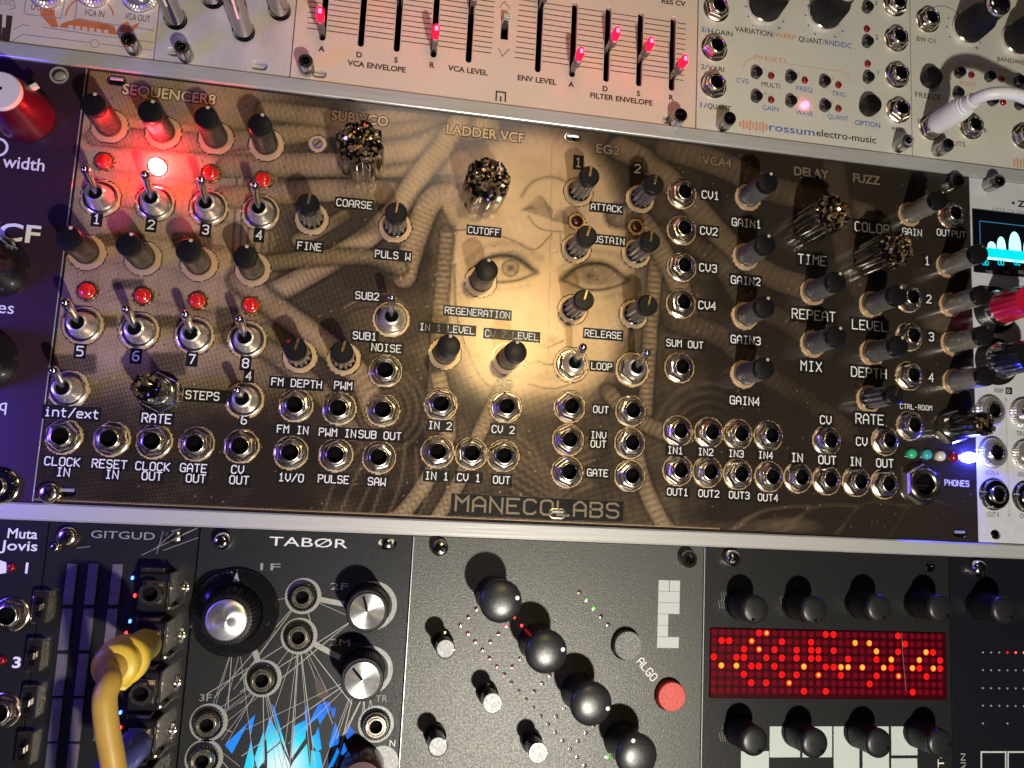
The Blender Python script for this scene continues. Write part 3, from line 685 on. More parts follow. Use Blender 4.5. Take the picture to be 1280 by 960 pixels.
    tube([(330, 330), (400, 322), (460, 322), (500, 335)], 10, 0.44, 0.06, 0.08, 6)
    tube([(300, 350), (345, 385), (400, 425), (450, 470), (470, 520)], 15, 0.55, 0.10, 0.05, 10)
    tube([(290, 420), (340, 440), (400, 490), (440, 540)], 12, 0.40, 0.08, 0.06, 7)
    tube([(372, 300), (395, 290), (430, 270)], 8, 0.46, 0.06)
    blob(458, 346, 52, 26, 0.06, 0.85, 0.6); blob(445, 280, 40, 22, 0.08, 0.7, 0.7)
    for r in (22, 32, 42, 52): line([(480 + r * math.cos(t), 512 + r * math.sin(t)) for t in np.linspace(0, 6.28, 16)], 3.5, 0.30, 0.45)
    blob(470, 400, 45, 40, 0.22, 0.7); line([(430, 385), (455, 372), (485, 368), (510, 385)], 1.6, 0.45, 0.6); line([(425, 400), (450, 385), (500, 384)], 1.4, 0.06, 0.6)
    # --- the face
    blob(672, 350, 140, 205, 0.78, 1.0, 0.30)
    blob(660, 230, 120, 80, 0.92, 0.9, 0.6)
    blob(660, 400, 95, 95, 0.90, 0.8, 0.7)
    for k in range(10): line([(566 + 4 * k, 170 + 2 * k), (560 + 5 * k, 205), (548 + 5 * k, 250 - 3 * k)], 0.9, 0.45, 0.5)
    line([(565, 288), (600, 288), (640, 300), (668, 312), (690, 292)], 1.2, 0.25, 0.8)
    line([(700, 292), (705, 310), (740, 303), (800, 305)], 1.2, 0.3, 0.7)
    for cx, cy, s in ((630, 335, 1), (745, 345, -1)):
        blob(cx, cy - 4, 62, 34, 0.46, 0.7, 0.9)
        blob(cx + 14 * s, cy - 10, 30, 20, 0.34, 0.6, 0.9)
        blob(cx, cy + 1, 37, 15, 0.66 if s > 0 else 0.40, 0.9, 0.5)
        blob(cx - 22 * s, cy + 2, 18, 9, 0.45, 0.5, 0.9)
        for w_, v_, k_ in ((6.0, 0.22, 0.5), (2.6, 0.04, 0.9)):
            line([(cx - 42, cy + 4), (cx - 18, cy - 13), (cx + 12, cy - 14), (cx + 40, cy + 5)], w_, v_, k_)
        for w_, v_, k_ in ((4.5, 0.30, 0.45), (1.6, 0.12, 0.8)):
            line([(cx - 42, cy + 5), (cx - 12, cy + 17), (cx + 18, cy + 15), (cx + 40, cy + 6)], w_, v_, k_)
        line([(cx - 38, cy + 14), (cx - 5, cy + 27), (cx + 32, cy + 22)], 4.0, 0.48, 0.5)
        line([(cx - 46, cy - 8), (cx - 20, cy - 28), (cx + 18, cy - 30), (cx + 46, cy - 12)], 5.0, 0.40, 0.5)
        blob(cx + 8 * s, cy + 0, 13, 12, 0.36, 0.75, 0.6); blob(cx + 8 * s, cy, 5, 5, 0.10, 0.7, 0.6)
        if s > 0:
            line([(cx + 8 + 10 * math.cos(t), cy + 10 * math.sin(t)) for t in np.linspace(0, 6.28, 12)], 1.6, 0.16, 0.7)
    for w_, k_ in ((5.0, 0.35), (1.8, 0.7)): line([(652, 245), (665, 228), (690, 221), (718, 232)], w_, 0.36, k_)
    def tri(a, b_, c_, v, k):
        nonlocal g
        ar = lambda p, q: (q[0] - p[0]) * (py - p[1]) - (q[1] - p[1]) * (px - p[0])
        u = np.minimum(np.minimum(ar(a, b_), ar(b_, c_)), ar(c_, a)); al = np.clip(u / 25.0 + 0.3, 0, 1) * k; g = g * (1 - al) + v * al
    tri((652, 263), (677, 246), (690, 275), 0.46, 0.8); tri((677, 246), (692, 262), (690, 278), 0.34, 0.8)
    tri((690, 276), (702, 262), (716, 283), 0.40, 0.8); tri((652, 263), (664, 256), (672, 262), 0.30, 0.6)
    line([(652, 263), (677, 246), (690, 275)], 1.5, 0.30, 0.6); line([(690, 276), (702, 262), (717, 283)], 1.5, 0.30, 0.6)
    # modelling of the nose, cheeks and jaw
    blob(712, 385, 22, 62, 0.58, 0.55, 1.0); blob(664, 380, 14, 60, 0.70, 0.45, 1.0); blob(686, 380, 10, 70, 1.0, 0.5, 1.0)
    blob(790, 390, 48, 120, 0.40, 0.6, 1.0); blob(572, 390, 34, 120, 0.42, 0.5, 1.0); blob(690, 505, 90, 30, 0.40, 0.6, 1.0)
    line([(660, 270), (675, 286), (705, 290)], 1.4, 0.3, 0.8)
    line([(690, 180), (688, 300), (686, 400), (684, 470)], 0.9, 0.5, 0.7)
    blob(686, 425, 22, 10, 0.40, 0.7, 0.8); line([(668, 428), (684, 434), (704, 426)], 1.6, 0.2, 0.7)
    line([(650, 458), (672, 452), (686, 456), (720, 452), (742, 456)], 1.8, 0.15, 0.8); blob(690, 470, 42, 10, 0.55, 0.7, 0.7); line([(660, 480), (690, 486), (720, 478)], 1.3, 0.3, 0.7)
    line([(568, 330), (572, 400), (600, 470), (640, 500)], 2, 0.25, 0.7); line([(796, 330), (792, 400), (768, 460), (735, 500)], 2, 0.25, 0.7)
    a = sm(470, 530, py); g = np.where((px > 530) & (px < 850), g * (1 - a) + (0.12 + (cloud - 0.5) * 0.22) * a, g)
    # helmet bands
    for x0 in (541, 806):
        tube([(x0 + 18, 290), (x0 + 8, 400), (x0, 520)], 9, 0.44, 0.08, 0.22, 7)
    tube([(548, 470), (560, 540), (540, 590), (505, 640), (480, 655)], 10, 0.50, 0.10, 0.12, 8)
    tube([(630, 480), (600, 540), (575, 600), (545, 650)], 9, 0.46, 0.08, 0.12, 6)
    tube([(790, 540), (800, 590), (820, 640), (840, 670)], 10, 0.46, 0.10, 0.10, 8)
    tube([(760, 490), (790, 520), (830, 540), (860, 545)], 10, 0.40, 0.06, 0.14, 7)
    for k in range(7):
        line([(640, 540 + 12 * k), (665, 560 + 11 * k), (690, 590 + 7 * k), (712, 560 + 10 * k), (740, 545 + 10 * k)], 3.0, 0.34, 0.45)
    for k in range(8): line([(400 + 20 * k, 655), (420 + 20 * k, 600 + 6 * (k % 3)), (450 + 14 * k, 560)], 2.5, 0.38, 0.4)
    # --- right-hand side pipes
    tube([(775, 185), (820, 210), (870, 260), (915, 310), (965, 345), (1010, 360)], 15, 0.34, 0.04, 0.06, 8)
    tube([(835, 185), (900, 205), (960, 235), (1020, 250), (1080, 270)], 16, 0.24, 0.03, 0.05, 9)
    tube([(770, 270), (800, 275), (830, 320), (850, 360), (860, 400)], 13, 0.40, 0.06, 0.10, 7)
    tube([(860, 300), (900, 330), (935, 380), (980, 400), (1030, 440)], 12, 0.18, 0.02, 0.06, 8)
    tube([(840, 400), (900, 420), (960, 470), (1010, 500), (1060, 540)], 13, 0.16, 0.02, 0.06, 8)
    tube([(1040, 190), (1050, 260), (1060, 330), (1090, 380)], 14, 0.12, 0.02, 0.0)
    for r in (30, 42, 54, 66): line([(885 + r * math.cos(t), 545 + r * math.sin(t)) for t in np.linspace(3.2, 6.2, 12)], 4.0, 0.26, 0.40)
    for k in range(4): line([(900 + 70 * k, 675), (950 + 65 * k, 640 - 5 * k), (1010 + 60 * k, 632)], 4.0, 0.55 - 0.08 * k, 0.5)
    blob(985, 655, 60, 16, 0.55, 0.6, 0.9); blob(1180, 405, 34, 16, 0.45, 0.7, 0.6); blob(960, 662, 200, 20, 0.34, 0.5, 0.9)  # pale patches along the bottom: lamp glow on the gold, painted into the print
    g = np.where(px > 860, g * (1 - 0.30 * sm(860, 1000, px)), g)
    # speckle and wear
    sp = rng.random(X.shape); g = np.where(sp > 0.9985, g + 0.5, g); g = np.where((sp < 0.0012), g - 0.4, g)
    g = np.clip(g, 0.0, 0.95)
    # bare rings round the controls
    for (x, y, r0, r1) in PADS:
        d = np.hypot(X - x, Y - y)
        g = np.where((d > r1) & (d < r1 + 0.35), 0.02, g); g = np.where((d <= r1) & (d > r0), 1.4, g)
    e = np.minimum(np.minimum(X - MX0, MX1 - X), np.minimum(Y, 128.5 - Y))
    g = np.where(e < 0.55, 0.0, g); g = np.where((Y < 1.15) & (Y > 0.8) & (px < 900), 0.55, g)  # gold line along the lower edge: a reflection drawn as print
    return g

def P2(px, py, z=0.0): return at(px, py, z)
def jack(px, py, w=False, R=5.35, i=[0]):
    x, y = at(px, py); i[0] += 1; PADS.append((x, y, 0, 4.95))
    return main.kit((JACKW if w else JACK)[i[0] % (2 if w else 3)], (x, y), random.uniform(-0.5, 0.5))
def knob(px, py, k=KNOB, pad=5.1, rot=0.0):
    x, y = at(px, py); PADS.append((x, y, 0, pad)); return main.kit(k, (x, y), rot)
def led(px, py, k, lab=None):
    x, y = at(px, py); PADS.append((x, y, 0, 2.7)); o = main.kit(k, (x, y))
    if lab: o['label'] = lab
    return o
# sequencer corner: knob, light and switch, four to a row
for (px, py) in ((137, 158), (204, 166), (270, 173), (333, 181), (109, 316), (179, 323), (249, 330), (316, 337)): knob(px, py, KNOB, 5.1, random.uniform(-0.2, 0.05))
for i, (px, py) in enumerate(((130, 202), (197, 209), (264, 217), (329, 225), (109, 364), (179, 370), (247, 376), (314, 382))):
    led(px, py, LED_ON if i == 1 else LED_OFF, 'glowing red led' if i == 1 else None)
def toggle(px, py, k=TOGGLE): x, y = at(px, py); PADS.append((x, y, 0, 5.5)); return main.kit(k, (x, y), random.uniform(-0.12, 0.12))
for (px, py) in ((126, 248), (194, 254), (261, 260), (326, 266), (104, 407), (174, 414), (243, 420), (309, 425), (86, 487), (489, 399)): toggle(px, py)
toggle(306, 500, TOGGLEM)
for (px, py) in ((714, 456), (790, 462)): toggle(px, py, TOGGLEH)
x, y = at(200, 491); main.kit(ENCODER, (x, y), 0.1)
for (px, py) in ((80, 546), (140, 549), (193, 552), (246, 555), (302, 558)): jack(px, py, True)
# oscillator
x, y = at(450, 176, 17); main.kit(CRYSTAL[0], (x, y), 0.2)
x, y = at(611, 222, 17); main.kit(CRYSTAL[1], (x, y), 0.55)
for (px, py) in ((390, 274), (494, 284), (375, 446), (430, 449)): knob(px, py, RIDGED, 4.9, random.uniform(-0.25, 0.05))
x, y = at(397, 180); PADS.append((x, y, 0, 2.6)); tr = MB(); tr.lathe([(1.6, -0.3), (1.6, 0.35)], 'bluerub', 20); tr.lathe([(1.15, 0.35), (1.15, 0.5)], 'gold', 18, cap=(False, True)); tr.box(-1.1, 1.1, -0.2, 0.2, 0.45, 0.53, 'void', rot=0.8); main.put('trimmer', tr.mesh('trimmer', 30), (x, y))
for (px, py) in ((482, 464), (370, 507), (424, 511), (479, 513), (364, 566), (420, 569), (474, 572)): jack(px, py)
# filter
knob(601, 352, KNOB, 4.9, -0.15); knob(556, 442, KNOB, 4.9, -0.1); knob(635, 449, KNOB, 4.9, -0.1)
for (px, py) in ((551, 506), (632, 509), (547, 565), (589, 567), (629, 570)): jack(px, py)
# envelopes
for (px, py) in ((723, 240), (800, 249), (720, 311), (795, 317), (716, 387), (792, 393)): knob(px, py, RIDGED, 4.7, random.uniform(-0.3, -0.1))
led(721, 277, LED_DARK); led(795, 284, LED_DARK)
for (px, py) in ((712, 509), (788, 514), (710, 550), (787, 554), (709, 590), (787, 595)): jack(px, py)
# amplifier
for (px, py) in ((852, 243), (852, 288), (852, 334), (851, 380), (849, 460), (847, 539), (886, 541), (922, 543), (960, 545), (847, 588), (884, 590), (922, 593), (961, 596)): jack(px, py)
for (px, py) in ((935, 247), (932, 321), (931, 395), (930, 468)): knob(px, py, KNOBL, 4.6, -0.3)
# delay, fuzz and mixer
x, y = at(1043, 265, 16); main.kit(CRYSTALS[0], (x, y), 0.3)
x, y = at(1122, 309, 16); main.kit(CRYSTALS[1], (x, y), 0.1)
for (px, py) in ((1016, 365), (1016, 430), (1089, 381), (1090, 441)): knob(px, py, KNOBL, 4.6, -0.4)
for (px, py) in ((1137, 268), (1184, 332), (1188, 381), (1190, 429), (1192, 477)): knob(px, py, KNOBR, 4.3, -0.4)
knob(1086, 499, RIDGED, 4.6, -0.3)
for (px, py) in ((1188, 269), (1135, 373), (1136, 421), (1136, 470), (1137, 532), (1033, 551), (1106, 551), (997, 597), (1033, 600), (1070, 602), (1105, 605)): jack(px, py)
bj = MB(); bj.lathe([(7.4, 0), (7.4, 0.5)], 'nickel', 36); bj.lathe([(6.9, 0.5), (6.9, 2.2), (6.3, 2.9), (5.2, 2.9)], 'nickel', 36, hexa, cap=(False, False)); bb = MB(); bb.lathe([(5.2, 0.5), (5.2, 3.2), (4.8, 3.6), (3.9, 3.6), (3.4, 3.2), (3.4, 0.2)], 'nickel', 36, cap=(False, False)); bs = MB(); bs.disc((0, 0), 3.5, 0.56, 'void'); bs.lathe([(3.38, 0.56), (3.38, 3.1)], 'void', 30, cap=(False, False)); bs.tube([(-2.6, -0.4, 0.9), (2.6, -0.4, 1.2)], 0.30, 'nickel', 10)
x, y = at(1149, 605); big = main.kit(('jack', bj.mesh('jack', 25), [('bushing', bb.mesh('bushing', 40)), ('socket', bs.mesh('socket'))]), (x, y)); big['label'] = 'large headphone jack'
x, y = at(1188, 534); main.kit(ENCODERB, (x, y), -0.2)
for (px, py, m, lb) in ((1138, 567, 'greenlens', 'green led'), (1157, 568, 'teallens', 'teal led'), (1174, 570, 'clearlens', 'milky led'), (1191, 571, 'ledmid', 'dark red led'), (1210, 572, 'ledblue', 'glowing blue led')):
    x, y = at(px, py); o = main.kit(k_led(m, 1.75, 3.0 if m == 'ledblue' else 2.0, False), (x, y)); o['label'] = lb
# screws and screw slots
for (px, py, k) in ((63, 616, BRSCREW), (1190, 229, CAPSHORT)): x, y = at(px, py); main.kit(k, (x, y), 0.3)
for (px, py) in ((146, 101), (716, 172), (697, 642), (1199, 667), (84, 615)): x, y = at(px, py); main.kit(SLOT, (x, y))

# the panel itself
nx, ny = 720, 315
gx = np.linspace(MX0 + 0.1, MX1 - 0.1, nx + 1); gy = np.linspace(0.08, 128.42, ny + 1); X, Y = np.meshgrid(gx, gy)
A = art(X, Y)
cx, cy = (MX0 + MX1) / 2, 64.25
pme = bpy.data.meshes.new('panel')
vv = np.stack([(X - cx).ravel(), (Y - cy).ravel(), np.zeros(X.size)], 1) * S
ii = np.arange(X.size).reshape(X.shape)
quads = np.stack([ii[:-1, :-1], ii[:-1, 1:], ii[1:, 1:], ii[1:, :-1]], -1).reshape(-1, 4)
bx0, bx1, by0, by1 = (MX0 + 0.1 - cx) * S, (MX1 - 0.1 - cx) * S, (0.08 - cy) * S, (128.42 - cy) * S
nv = X.size; side = [(bx0, by0, 0), (bx1, by0, 0), (bx1, by1, 0), (bx0, by1, 0), (bx0, by0, -1.6 * S), (bx1, by0, -1.6 * S), (bx1, by1, -1.6 * S), (bx0, by1, -1.6 * S)]
sf = [(nv + a, nv + b, nv + c, nv + d) for a, b, c, d in ((4, 5, 1, 0), (5, 6, 2, 1), (6, 7, 3, 2), (7, 4, 0, 3), (7, 6, 5, 4))]
pme.from_pydata(vv.tolist() + side, [], quads.tolist() + sf)
pme.materials.append(M['goldprint']); pme.materials.append(M['mask'])
pme.polygons.foreach_set('material_index', [0] * len(quads) + [1] * 5)
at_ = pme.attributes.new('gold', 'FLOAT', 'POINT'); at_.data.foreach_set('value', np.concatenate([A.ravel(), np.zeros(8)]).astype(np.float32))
main.panel = main.put('panel', pme, (cx, cy, 0))

# white lettering on black patches
def plabel(text, px, py, pitch, patch=True, ink='ink', wt=0.17, cap=1.16, zz=0.06):
    x, y = at(px, py); b = MB(); n = len(text); w = (n - 1) * pitch + pitch * 0.7; c = pitch * cap
    if patch: b.rect(x - w / 2 - 0.32 * pitch - 0.1, x + w / 2 + 0.32 * pitch + 0.1, y - c * 0.86, y + c * 0.84, 0.03, 'mask')
    strokes(b, text, x, y, pitch, c, pitch * wt, zz, ink)
    main.printed(b)
for t, px, py in (('1', 121, 274), ('2', 189, 281), ('3', 257, 287), ('4', 324, 294), ('5', 100, 439), ('6', 170, 445), ('7', 240, 449), ('8', 307, 454)): plabel(t, px, py, 2.25)
plabel('4', 311, 470, 2.0); plabel('6', 305, 525, 2.0); plabel('STEPS 8', 262, 495, 1.95); plabel('int/ext', 90, 516, 2.12); plabel('RATE', 196, 523, 2.12)
for t, px, py in (('CLOCK', 78, 577), ('IN', 79, 590), ('RESET', 137, 580), ('IN', 140, 593), ('CLOCK', 191, 583), ('OUT', 190, 595), ('GATE', 242, 585), ('OUT', 245, 598), ('CV', 297, 587), ('OUT', 299, 600)): plabel(t, px, py, 1.93)
for t, px, py in (('COARSE', 443, 255), ('FINE', 387, 308), ('PULS W', 491, 319), ('SUB2', 459, 370), ('SUB1', 456, 420), ('NOISE', 483, 435), ('FM DEPTH', 371, 479), ('PWM', 429, 482), ('FM IN', 366, 537), ('PWM IN', 422, 541), ('SUB OUT', 475, 544), ('1V/O', 364, 597), ('PULSE', 417, 599), ('SAW', 471, 602)): plabel(t, px, py, 1.86)
for t, px, py in (('CUTOFF', 605, 289), ('REGENERATION', 597, 391), ('IN 1 LEVEL', 559, 411), ('CV 2 LEVEL', 640, 419)): plabel(t, px, py, 1.73)
for t, px, py in (('IN 2', 550, 532), ('CV 2', 629, 537), ('IN 1', 546, 595), ('CV 1', 586, 597), ('OUT', 627, 600)): plabel(t, px, py, 1.86)
for t, px, py in (('ATTACK', 758, 260), ('SUSTAIN', 758, 300), ('RELEASE', 754, 418), ('LOOP', 752, 458), ('OUT', 751, 512), ('INV', 748, 544), ('OUT', 748, 555), ('GATE', 747, 591)): plabel(t, px, py, 1.78)
for t, px, py in (('1', 723, 203), ('2', 797, 211)): plabel(t, px, py, 2.5)
for t, px, py in (('CV1', 888, 244), ('CV2', 886, 289), ('CV3', 885, 335), ('CV4', 884, 382), ('GAIN1', 933, 279), ('GAIN2', 932, 351), ('GAIN3', 932, 425), ('GAIN4', 931, 501)): plabel(t, px, py, 2.17)
plabel('SUM OUT', 856, 430, 1.85)
for t, px, py in (('IN1', 844, 563), ('IN2', 882, 565), ('IN3', 920, 567), ('IN4', 957, 569), ('OUT1', 847, 615), ('OUT2', 886, 617), ('OUT3', 924, 619), ('OUT4', 960, 622)): plabel(t, px, py, 1.83)
for t, px, py in (('TIME', 1015, 325), ('COLOR', 1090, 285), ('REPEAT', 1017, 394), ('MIX', 1014, 458), ('LEVEL', 1087, 407), ('DEPTH', 1086, 466), ('RATE', 1087, 524)): plabel(t, px, py, 2.72, wt=0.14)
for t, px, py in (('GAIN', 1140, 290), ('OUTPUT', 1189, 292)): plabel(t, px, py, 1.95)
for t, px, py in (('1', 1159, 326), ('2', 1161, 374), ('3', 1164, 421), ('4', 1164, 472)): plabel(t, px, py, 2.4)
for t, px, py in (('CV', 1032, 525), ('CV', 1077, 552), ('IN', 996, 572), ('OUT', 1034, 575), ('IN', 1069, 577), ('OUT', 1106, 579)): plabel(t, px, py, 2.25)
plabel('CTRL-ROOM', 1145, 509, 1.36); plabel('PHONES', 1196, 604, 1.58)
# outlined gold headings; right-hand ones painted darker, as if in dimmer light
for t, px, py, w, c in (('SEQUENCER8', 212, 118, 116, 3.15), ('SUB VCO', 450, 148, 70, 3.1), ('LADDER VCF', 607, 167, 96, 3.1), ('EG2', 760, 187, 29, 3.0), ('VCA4', 896, 202, 36, 3.0), ('DELAY', 1014, 216, 42, 3.0), ('FUZZ', 1083, 224, 33, 3.0)):
    b = MB(); ftpx(b, t, px, py, c, 'mask', w, 0.04, 0.0, 0.075); ftpx(b, t, px, py, c, 'dimgold' if px > 740 else 'goldink', w, 0.07, 0.0, 0.022); main.printed(b, 'printed_heading')
b = MB(); x, y = at(673, 634); wl = pxw(673, 634, 206)
b.rect(x - wl / 2 - 1.2, x + wl / 2 + 1.2, y - 3.2, y + 3.0, 0.03, 'mask'); strokes(b, 'MANECOLABS', x, y, wl / 9.85, 4.3, 0.66, 0.06, 'dimgold'); main.printed(b, 'printed_heading')
# ================================================================== upper row
UY0, UY1 = 133.35, 261.85
LY0, LY1 = -133.35, -4.85
def X_(px, py): return at(px, py)[0]
xa = X_(193, 60); xb = X_(363, 85); xc = X_(871, 100); xd = X_(1140, 150)
def pslot(px, py, w=5.2, h=3.2): return slot(at(px, py), w, h)
def tray(mod, z=-1.95, m='void'):
    pass
def ink(mod, items, name='printed_label'):
    """items: (text, px, py, cap mm, ink, width px or None)"""
    for it in items:
        b = MB(); ftpx(b, it[0], it[1], it[2], it[3], it[4], it[5] if len(it) > 5 else None, 0.05, it[6] if len(it) > 6 else 0.0, it[7] if len(it) > 7 else 0.0); mod.printed(b, name)
def inkparts(mod, parts, name='printed_label'):
    """one label of several coloured words: (text, px, py, cap, ink, width)"""
    b = MB()
    for t, px, py, c, m, w in parts: ftpx(b, t, px, py, c, m, w, 0.05, 0.0, 0.008)
    mod.printed(b, name)
def lines(mod, pls, w, m, name='printed_lines', z=0.04):
    b = MB()
    for i, p in enumerate(pls): b.strip([at(*q) for q in p], w, z + 0.0015 * (i % 9), m)
    mod.printed(b, name)

# ---- cream drum module with an orange print
m1 = Mod('synthesizer_module', 'cream module with orange mouth drawing and knurled jacks, beside the plain silver module', 'synth module', -128.0, xa, UY0, UY1)
std_panel(m1, 'beige', [])
lines(m1, [[(17, 37), (28, 31), (40, 33)], [(54, 34), (120, 44), (193, 53)], [(15, 52), (28, 43), (118, 54)], [(126, 55), (192, 63)], [(17, 0), (19, 10), (12, 12)], [(33, -2), (30, 14), (34, 18), (76, 23), (82, -2)], [(97, -4), (94, 24)], [(94, 24), (193, 38)]], 0.28, 'greyink')
b = MB()
b.poly([at(*q) for q in ((50, 8), (67, 12), (73, 34), (64, 34), (51, 19))], 0.045, 'orange')
b.poly([at(*q) for q in ((74, 34), (78, 29), (98, 23), (128, 28), (143, 33), (147, 44), (110, 39))], 0.045, 'orange')
b.poly([at(*q) for q in ((149, 40), (152, 30), (160, 27), (164, 33), (175, 28), (170, 36), (160, 42))], 0.048, 'orange')
for k in range(6):
    cx, cy = 88.5 + 8.8 * k, 33.6 + 1.15 * k
    b.poly([at(*q) for q in ((cx - 3, cy - 2.4), (cx + 3, cy - 1.6), (cx + 3, cy + 2.8), (cx - 3, cy + 2.0))], 0.055, 'beige')
p = [at(82 + 30 * (1 - math.cos(t)) , 22 - 26 * math.sin(t)) for t in np.linspace(0.1, 3.05, 14)]
b.strip(p, 0.45, 0.05, 'orange'); m1.printed(b, 'printed_drawing')
b = MB(); 
for q in (((-14, 18), (3, 18), (2, 50), (-14, 48)), ((3, 34), (8, 35), (7, 51), (2, 50)), ((8, 19), (16, 20), (12, 52), (6, 51))): b.poly([at(*t) for t in q], 0.05 + 0.002 * q[0][0] / 10, 'brownink')
m1.printed(b, 'printed_emblem')
b = MB(); b.ring(at(118.5, 54.5), 0.0, 1.1, 0.06, 'beige'); b.ring(at(118.5, 54.5), 1.1, 1.35, 0.06, 'greyink'); b.disc(at(46, 32), 1.9, 0.06, 'beige'); m1.printed(b, 'printed_lines')
ink(m1, [('LFO OUT', 55, 10, 2.0, 'brownink', 31), ('VCA IN', 118, 16.5, 2.1, 'brownink', 25), ('VCA OUT', 172, 22, 2.1, 'brownink', 31), ('OSC', 8, 3, 1.8, 'greyink', 16)])
for px, py in ((60, -9), (118, -10), (175, -4)): m1.kit(JACKK, at(px, py))
m1.kit(CAPSCREW, at(168, 62), 0.4)

# ---- plain silver module with slim glossy knobs
m2 = Mod('synthesizer_module', 'plain brushed silver module with slim glossy dark knobs, beside the red slider module', 'synth module', xa, xb, UY0, UY1)
std_panel(m2, 'brushed', [pslot(324, 82), pslot(220, 65, 5.4, 3.0)])
b = MB(); b.lathe([(3.3, 0.0), (3.35, 0.6), (3.3, 1.2)], 'void', 32, cap=(False, False)); b.lathe([(2.9, 1.2), (2.75, 9), (3.1, 12), (3.3, 22), (2.9, 22.6), (2.4, 22.8)], 'gunmetal', 40)
c = MB(); c.box(-0.35, 0.35, -3.36, -2.2, 12.5, 22.9, 'ink', bev=0.1)
SLIM = ('knob', b.mesh('knob', 30), [('pointer', c.mesh('pointer', 0))])
for px, py in ((220, 25), (305, 40), (350, 14), (266, -1)): m2.kit(SLIM, at(px, py), 0.2)
m2.kit(CAPSCREW, at(233, 71), 0.2)
b = MB(); x, y = at(324, 82); b.tube([(x - 3, y + 0.7, -2.4), (x + 3, y + 0.7, -2.4)], 0.8, 'brightmetal', 12); m2.put('screw_slot', b)
b = MB(); x, y = at(220, 66); b.tube([(x - 3, y + 0.4, -2.4), (x + 3, y + 0.4, -2.4)], 0.8, 'brightmetal', 12); m2.put('screw_slot', b)

# ---- cream slider module
m3 = Mod('synthesizer_module', 'cream envelope module with black slider slots and glowing red slider caps', 'synth module', xb, xc, UY0, UY1)
SL = [(402.5, 51), (450.5, 58.5), (495.5, 65), (541.5, 72), (585.5, 78.5), (672, 90.5), (715, 96.5), (757.5, 102.5), (798.5, 108), (839.5, 113.5)]
TOPS = {6: (718.5, 2), 7: (760, 7.5), 8: (801, 14), 9: (841.5, 20)}
holes = []
for i, (px, py) in enumerate(SL):
    x, y = at(px, py); y1 = at(*TOPS[i])[1] if i in TOPS else y + 27.4
    holes.append(slot((x, (y + y1) / 2), 2.2, y1 - y))
sx, sy = at(631, 35); swh = [(sx - 1.35, sy - 4.1), (sx + 1.35, sy - 4.1), (sx + 1.35, sy + 4.1), (sx - 1.35, sy + 4.1)]
std_panel(m3, 'beige', holes + [swh, pslot(399, 92, 4.8, 3.0), pslot(836, 150, 4.8, 3.0)])
bt = MB(); bt.rect(xb + 1, xc - 1, UY0 + 8, UY1 - 1, -6, 'void'); m3.put('shade_backing', bt)  # black sheet put in for the shade behind the slots
pl = []
for k in range(12):
    ya, yb = 34.0 - 6.5 * k, 67.5 - 6.5 * k
    pl.append([(384.0 + 0.5 * k, ya), (614.5 + 0.4 * k, yb)]); pl.append([(643.5 + 0.5 * k, 71.5 - 6.5 * k), (854.5 + 0.3 * k, 101 - 6.5 * k)])
# break the lines at the slots
def cut(seg):
    (x0, y0), (x1, y1) = at(*seg[0]), at(*seg[1]); y = (y0 + y1) / 2; out = []; x = x0
    for h in sorted(holes, key=lambda h: h[0][0]):
        hx = sum(q[0] for q in h) / len(h); hy = [q[1] for q in h]
        if x0 < hx < x1 and min(hy) < y < max(hy): out.append((x, hx - 1.25)); x = hx + 1.25
    out.append((x, x1)); return [((a, y), (c, y)) for a, c in out if c > a]
b = MB(); n = 0
for sgm in pl:
    for p, q in cut(sgm): b.strip([p, q], 0.30, 0.04, 'brownink')
m3.printed(b, 'printed_lines')
ink(m3, [(t, px, py, 1.75, 'brownink', None, 0, 0.035) for t, px, py in (('A', 402, 61), ('D', 449, 68.5), ('S', 495, 75), ('R', 540, 81.5), ('A', 714, 105.5), ('D', 756.5, 111), ('S', 798, 117), ('R', 839, 122))])
ink(m3, [('VCA ENVELOPE', 471, 83, 1.75, 'brownink', 72, 0, 0.03), ('VCA LEVEL', 585, 88, 1.75, 'brownink', 49, 0, 0.03), ('ENV LEVEL', 671.5, 100, 1.75, 'brownink', 48, 0, 0.03), ('FILTER ENVELOPE', 777, 124, 1.75, 'brownink', 77, 0, 0.03), ('RES CV', 842, 3, 1.75, 'brownink', 29, 0, 0.03)])
b = MB(); x, y = at(626, 121)
b.strip([(x - 1.5, y - 1.6), (x - 1.5, y + 1.6), (x + 1.5, y + 1.6), (x + 1.5, y - 1.6)], 0.52, 0.05, 'brownink', 0.0); b.strip([(x, y - 1.6), (x, y + 0.2)], 0.55, 0.05, 'brownink'); m3.printed(b, 'printed_emblem')
lines(m3, [[(625, 10), (626.5, 6), (631, 1.5), (633, 6), (635, 6.5), (637.5, 11)], [(623, 60), (628, 70.5), (630, 68), (632, 67), (633, 64), (637, 61.5)]], 0.22, 'brownink')
def slider_kit(lit):
    b = MB(); b.box(-0.75, 0.75, -1.3, 1.3, -4, 6.0, 'darkmetal', bev=0.3); b.box(-0.95, 0.95, -2.1, 2.1, 5.5, 9.0, 'strip', bev=0.4)
    c = MB(); c.box(-1.0, 1.0, -1.7, 1.7, 9.0, 12.4, 'slidered', bev=0.6)
    d = MB(); d.box(-0.5, 0.5, -0.8, 0.8, 12.2, 12.5, 'slidecore', bev=0.25)
    return ('slider', b.mesh('slider', 20), [('light_cap', c.mesh('light_cap', 20)), ('light_core', d.mesh('light_core', 20))])
SLIDER = slider_kit(True)
